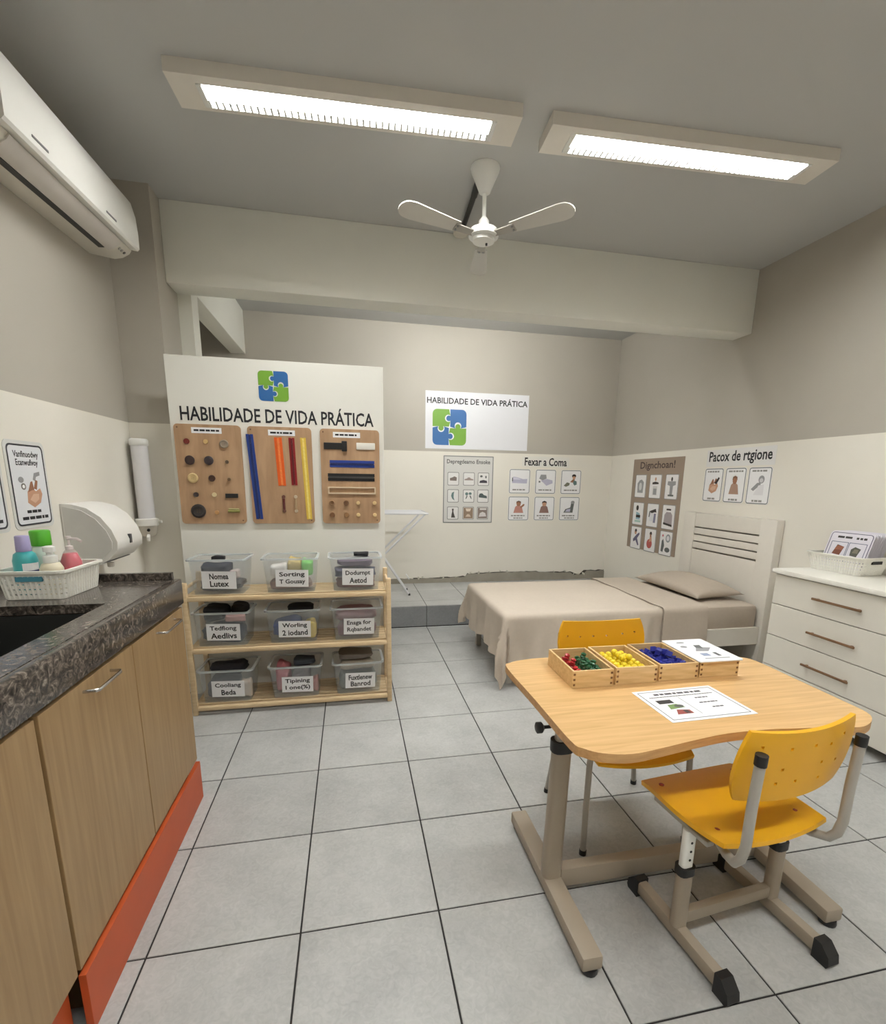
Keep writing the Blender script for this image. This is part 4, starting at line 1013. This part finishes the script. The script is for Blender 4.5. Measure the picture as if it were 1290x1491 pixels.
for sgn, fx in ((-1, 1.305), (1, 2.168)):
    x = fx - 1.76
    MB().box(x - .033, x + .033, -.355, .30, .018, .066, 0, .007).build('foot', m_taupe, tb, True)
    for y in (-.335, .275): MB().lathe([(.024, 0), (.026, .004), (.024, .0185)], 14, (x, y, 0)).build('foot_pad', m_black, tb, True)
    tilt = [(x, -.04, .066), (x + sgn * -.012, -.035, .57)]
    vs = []
    c0, c1 = Vector(tilt[0]), Vector(tilt[1])
    oc = rr(.068, .05, .02, 3)
    vs = [(c0.x + p, c0.y + q, c0.z) for p, q in oc] + [(c1.x + p * .95, c1.y + q * .95, c1.z - .12 * q) for p, q in oc]; n_ = len(oc)
    MB().add(vs, [tuple(range(n_)), tuple(range(n_, 2 * n_))] + [(i, (i + 1) % n_, n_ + (i + 1) % n_, n_ + i) for i in range(n_)]).build('column', m_taupe, tb, True)
    MB().prism(rr(.076, .058, .024, 3, c1.x, c1.y), .545, .585, XY).build('clamp_collar', m_black, tb, True)
    MB().prism(rr(.05, .036, .014, 3, c1.x, c1.y), .585, .655, XY).build('inner_post', m_tubegrey, tb, True)
    MB().box(c1.x - .03, c1.x + .03, -.26, .24, .652, TZ - .0285, 0, .004).build('support_bracket', m_black, tb)
    if sgn < 0:
        MB().lathe([(.006, 0), (.006, .025), (.012, .028), (.019, .034), (.019, .05), (.014, .053)], 14, (c1.x - .028, c1.y + .035, .615), Matrix.Rotation(-PI / 2, 3, 'Y')).build('clamp_knob', m_black, tb, True)
MB().box(1.335 - 1.76, 2.138 - 1.76, -.062, -.018, .022, .095, 0, .006).build('crossbar', m_taupe, tb, True)

# ------------------------------------------------------------------ trays, counters and papers on the table
def tray(label, cx, cy, wd, dp, h, rz=0.0):
    t = thing('wooden_tray', label, 'tray', (cx, cy, TZ + .0005), rz, 'small wooden trays on the table')
    a, b, k = wd / 2, dp / 2, .008
    for s_ in (-1, 1):
        MB().box(s_ * a - (k if s_ > 0 else 0), s_ * a + (0 if s_ > 0 else k), -b, b, 0, h, 0, .001).build('long_side', m_traywood, t)
        MB().box(-a + k, a - k, s_ * b - (k if s_ > 0 else 0), s_ * b + (0 if s_ > 0 else k), 0, h, 0, .001).build('end', m_traywood, t)
    MB().box(-a + k, a - k, -b + k, b - k, .001, .006).build('bottom', m_traywood, t)
    for sx_ in (-1, 1):
        for i in range(3):                       # dark end grain of the finger joints
            z = h * (.2 + .3 * i)
            MB().box(sx_ * (a - .007) - .004, sx_ * (a - .007) + .004, -b - .0006, -b + .002, z - .004, z + .004).build('finger_joint', P((120, 82, 46), .7), t)
    return t
TH = .066
TR = [(1.488, .262, .158), (1.664, .264, .166), (1.842, .268, .162), (2.022, .272, .168)]
tray('open wooden tray of red and green counters on the table', TR[0][0], TR[0][1], TR[0][2], .235, TH, math.radians(-1.5))
tray('open wooden tray of yellow counters on the table', TR[1][0], TR[1][1], TR[1][2], .235, TH, math.radians(-1.5))
tray('open wooden tray of blue counters on the table', TR[2][0], TR[2][1], TR[2][2], .235, TH, math.radians(-1.5))
tray('wooden tray covered by a picture card on the table', TR[3][0], TR[3][1], TR[3][2], .235, TH, math.radians(-1.5))
def counters(cx, cy, x0, x1, y0, y1, mat, label, group, seed, shape, r=.0115, layers=3):
    rd = random.Random(seed); src = None; step = r * 2.12
    for L in range(layers):
        nx, ny = max(1, int((x1 - x0 - L * r) / step)), max(1, int((y1 - y0 - L * r * 1.5) / step))
        if L == layers - 1: nx, ny = max(1, nx - 1), max(1, ny - 2)
        for i in range(nx):
            for j in range(ny):
                if L == layers - 1 and rd.random() < .45: continue
                x = (x0 + x1) / 2 + (i - (nx - 1) / 2) * step + rd.uniform(-.001, .001)
                y = (y0 + y1) / 2 + (j - (ny - 1) / 2) * step + rd.uniform(-.001, .001)
                if src is None:
                    if shape == 'ball': mb = MB().lathe([(r * math.sin(a * PI / 6), -r * math.cos(a * PI / 6)) for a in (.35, 1, 2, 3, 4, 5, 5.65)], 8)
                    elif shape == 'cube': mb = MB().box(-r * .82, r * .82, -r * .82, r * .82, -r * .82, r * .82, 0, r * .16)
                    else: mb = MB().lathe([(r * .55, -r * .9), (r * .95, -r * .5), (r * .7, 0), (r * .95, r * .5), (r * .5, r * .9)], 8)
                    o = src = mb.build('counter', mat, None, shape == 'ball'); tag(o, label, 'counter', group)
                else: o = copy_obj(src)
                o.location = (cx + x, cy + y, TZ + .0075 + r + L * r * 1.86)
                o.rotation_euler = (rd.uniform(0, .5), rd.uniform(0, .5), rd.uniform(0, 3)) if shape != 'ball' else (0, 0, 0)
counters(TR[0][0], TR[0][1], -.066, -.004, -.10, .095, P((176, 40, 44), .3), 'small shiny red counter piled in the first wooden tray', 'red counters in the first tray', 1, 'bead', .012)
counters(TR[0][0], TR[0][1], .002, .066, -.10, .095, P((34, 92, 56), .3), 'small shiny green counter piled in the first wooden tray', 'green counters in the first tray', 2, 'bead', .012)
counters(TR[1][0], TR[1][1], -.070, .070, -.10, .095, P((240, 212, 40), .35), 'small round yellow counter piled in the second wooden tray', 'yellow counters in the second tray', 3, 'ball', .0135)
counters(TR[2][0], TR[2][1], -.066, .066, -.10, .095, P((36, 44, 140), .3), 'small blue cube counter piled in the third wooden tray', 'blue counters in the third tray', 4, 'cube', .0135)
t = thing('picture_card', 'white card with small drawings lying on the fourth wooden tray', 'card', (TR[3][0], TR[3][1], TZ + TH + .001), math.radians(-1.5))
MB().prism(rr(.188, .248, .008, 3, -.004, -.006), 0, .004, XY).build('sheet', m_paper, t)
picture('picture', t, [(GR1, [(-.2, -.1), (.1, -.12), (.3, .04), (-.02, .1)]), (GR2, [(-.05, .06), (.1, .02), (.16, .2), (.0, .2)]), (GR1, blob(-.3, .14, .08, .05)), ((150, 160, 190), rect(-.22, -.04, -.34, -.22)), (GR2, rect(.12, .2, -.36, -.2)), (GR1, blob(-.2, .36, .1, .03)), (GR1, rect(-.3, .3, -.47, -.45))], 0, 0, .175, .22, .004, XY)
t = thing('worksheet', 'white bordered worksheet lying on the table in front of the trays', 'paper', (1.762, -.028, TZ + .0006), math.radians(1.2))
MB().prism(rr(.318, .222, .002, 2), 0, .0012, XY).build('sheet', m_paper, t)
MB().ring(rr(.292, .196, .003, 2), rr(.287, .191, .003, 2), .0012, .0016, XY).build('border', P((110, 116, 124), .5), t)
MB().box(-.022, -.0205, -.075, .045, .0012, .0016).build('divider', P((150, 154, 160), .5), t)
bars(MB(), [(0, .075, .19, .011), (0, .055, .25, .004), (.06, .03, .05, .006), (.06, -.005, .07, .006), (.07, -.04, .045, .006)], .0012, 0, XY, 7).build('print', P((70, 72, 78), .6), t)
picture('picture', t, [((44, 44, 46), [(-.46, .16), (.2, .16), (.2, .36), (-.46, .36)]), ((120, 150, 90), [(-.3, -.16), (.4, -.1), (.2, .1), (-.2, .08)]), ((90, 90, 84), blob(.2, -.02, .2, .08)), ((150, 70, 62), [(-.3, -.44), (.4, -.44), (.4, -.26), (-.1, -.2)]), ((60, 46, 44), rect(.1, .3, -.42, -.26))], -.08, -.012, .085, .125, .0012, XY)

# ================================================================== CHAIRS
def squircle(u, v, k=.42):
    return u * math.sqrt(max(0, 1 - k * v * v / 1.0 * .5)), v * math.sqrt(max(0, 1 - k * u * u * .5))
def seat_shell(t, z, wd, dp, front):
    """front = +1 when the sitter looks along +Y"""
    def fn(a, b):
        u, v = 2 * a - 1, 2 * b - 1
        x, y = squircle(u, v, .34)
        zz = z + .012 * (u * u) - .02 * max(0, v * front) ** 3 + .008 * max(0, -v * front) ** 2
        return (x * wd / 2, y * dp / 2, zz)
    return MB().shell(20, 18, fn, .014).build('seat', m_yellow, t, True, ang=60)
def back_shell(t, yc, zlo, zhi, wd, bulge, front, lean, holes):
    """curved backrest with small round-ish holes cut through"""
    nu, nv = 44, 24
    def fn(a, b):
        u, v = 2 * a - 1, 2 * b - 1
        x, z = squircle(u, v, .42)
        zz = (zlo + zhi) / 2 + z * (zhi - zlo) / 2 + (.022 * u * u if v > 0 else 0) * max(0, v)
        return (x * wd / 2, yc - front * (bulge * (1 - u * u) + lean * (zz - zlo)), zz)
    hs = {(int((hx + 1) / 2 * nu), int((hz + 1) / 2 * nv)) for hx, hz in holes}
    return MB().shell(nu, nv, fn, .012 * front, 0, lambda i, j: (i, j) in hs).build('backrest', m_yellow, t, True, ang=60)
HO = [(-.75, .6), (-.30, .52), (.1, .52), (.42, .45), (.72, .6), (-.35, -.05), (.32, -.02), (-.4, -.5), (-.05, -.45), (.4, -.55), (.68, -.1)]

nc = thing('school_chair', 'yellow plastic school chair on sled feet at the table\'s near side', 'chair', (1.822, -.222, 0), math.radians(5.5), 'yellow school chairs at the table')
SY = .045                                        # seat stands a little forward of the posts
seat_shell(nc, .432, .425, .375, 1).location = (-.008, SY, 0)
back_shell(nc, -.165 + SY, .572, .79, .425, .028, 1, .12, HO)
for s_ in (-1, 1):
    x = s_ * .192
    MB().box(x - .0185, x + .0185, -.185, .185, .012, .058, 0, .008).build('sled_foot', m_taupe, nc, True)
    for y in (-1, 1):
        MB().prism([(y * .166, .0), (y * .212, .0), (y * .218, .012), (y * .214, .038), (y * .188, .066), (y * .166, .066)], x - .022, x + .022, lambda p, q, h: (h, p, q)).build('end_cap', m_black, nc)
    MB().prism(rr(.05, .036, .014, 3, x, .0), .056, .25, XY).build('outer_post', m_taupe, nc, True)
    MB().prism(rr(.058, .044, .017, 3, x, .0), .245, .272, XY).build('collar', m_black, nc, True)
    ip = MB().prism(rr(.040, .027, .010, 3, x, .0), .272, .400, XY).build('inner_post', m_whitep, nc, True)
    for z in (.30, .33, .36): MB().lathe([(.004, 0), (.004, .0015)], 8, (x, -.0135, z), RX).build('height_hole', m_black, ip)
    MB().box(x - .014, x + .014, -.10 + SY * .5, .10 + SY, .400, .416, 0, .003).build('seat_bracket', m_tubegrey, nc)
    bend = [(x * .72, .06, .402), (x * .76, -.09, .402), (x * .9, -.155, .398), (x * .985, -.195, .408), (x * 1.0, -.213, .435), (x, -.222, .48), (x, -.222, .60), (x, -.226, .728)]
    MB().tube([(p[0] * .94 - .006, p[1] + SY, p[2]) for p in bend], .0135, 12).build('back_tube', m_tubegrey, nc, True)
    MB().tube([(x * .94 - .006, -.226 + SY, .725), (x * .94 - .006, -.2265 + SY, .755)], .0155, 12).build('tube_cap', m_black, nc, True)
    for y in (-.11, .12): MB().lathe([(.0085, 0), (.0085, .002), (.003, .003)], 10, (x * .8 - .008, y + SY, .4395 - (.006 if y > 0 else 0))).build('seat_rivet', P((150, 60, 40), .5), nc)
MB().box(-.172, .172, -.014, .014, .062, .105, 0, .006).build('crossbar', m_taupe, nc, True)

fc = thing('school_chair', 'yellow plastic school chair with four tube legs behind the table', 'chair', (1.725, .33, 0), math.radians(-2), 'yellow school chairs at the table')
seat_shell(fc, .415, .43, .44, -1).location = (0, -.02, 0)
back_shell(fc, .20, .645, .815, .415, .024, -1, .12, [(-.78, .25), (-.46, .2), (-.18, .2), (.18, .24), (.5, .3), (.8, .4)])
for s_ in (-1, 1):
    for y in (-1, 1):
        MB().tube([(s_ * (.20 if y < 0 else .17), y * .16, .394), (s_ * (.212 if y < 0 else .18), y * .178, .37), (s_ * .22, y * .195, .012)], .0115, 10).build('leg', m_tubegrey, fc, True)
        MB().tube([(s_ * .219, y * .194, .02), (s_ * .2205, y * .196, 0)], .014, 10).build('foot_cap', m_black, fc, True)
    MB().tube([(s_ * .15, -.14, .388), (s_ * .15, .16, .388), (s_ * .165, .215, .405), (s_ * .175, .238, .47), (s_ * .175, .245, .60), (s_ * .175, .252, .74)], .0115, 10).build('back_tube', m_tubegrey, fc, True)
    MB().tube([(s_ * .175, .252, .738), (s_ * .175, .2525, .76)], .0135, 10).build('tube_cap', m_black, fc, True)
MB().tube([(-.19, -.12, .385), (.19, -.12, .385)], .009, 8).build('cross_tube', m_tubegrey, fc, True)
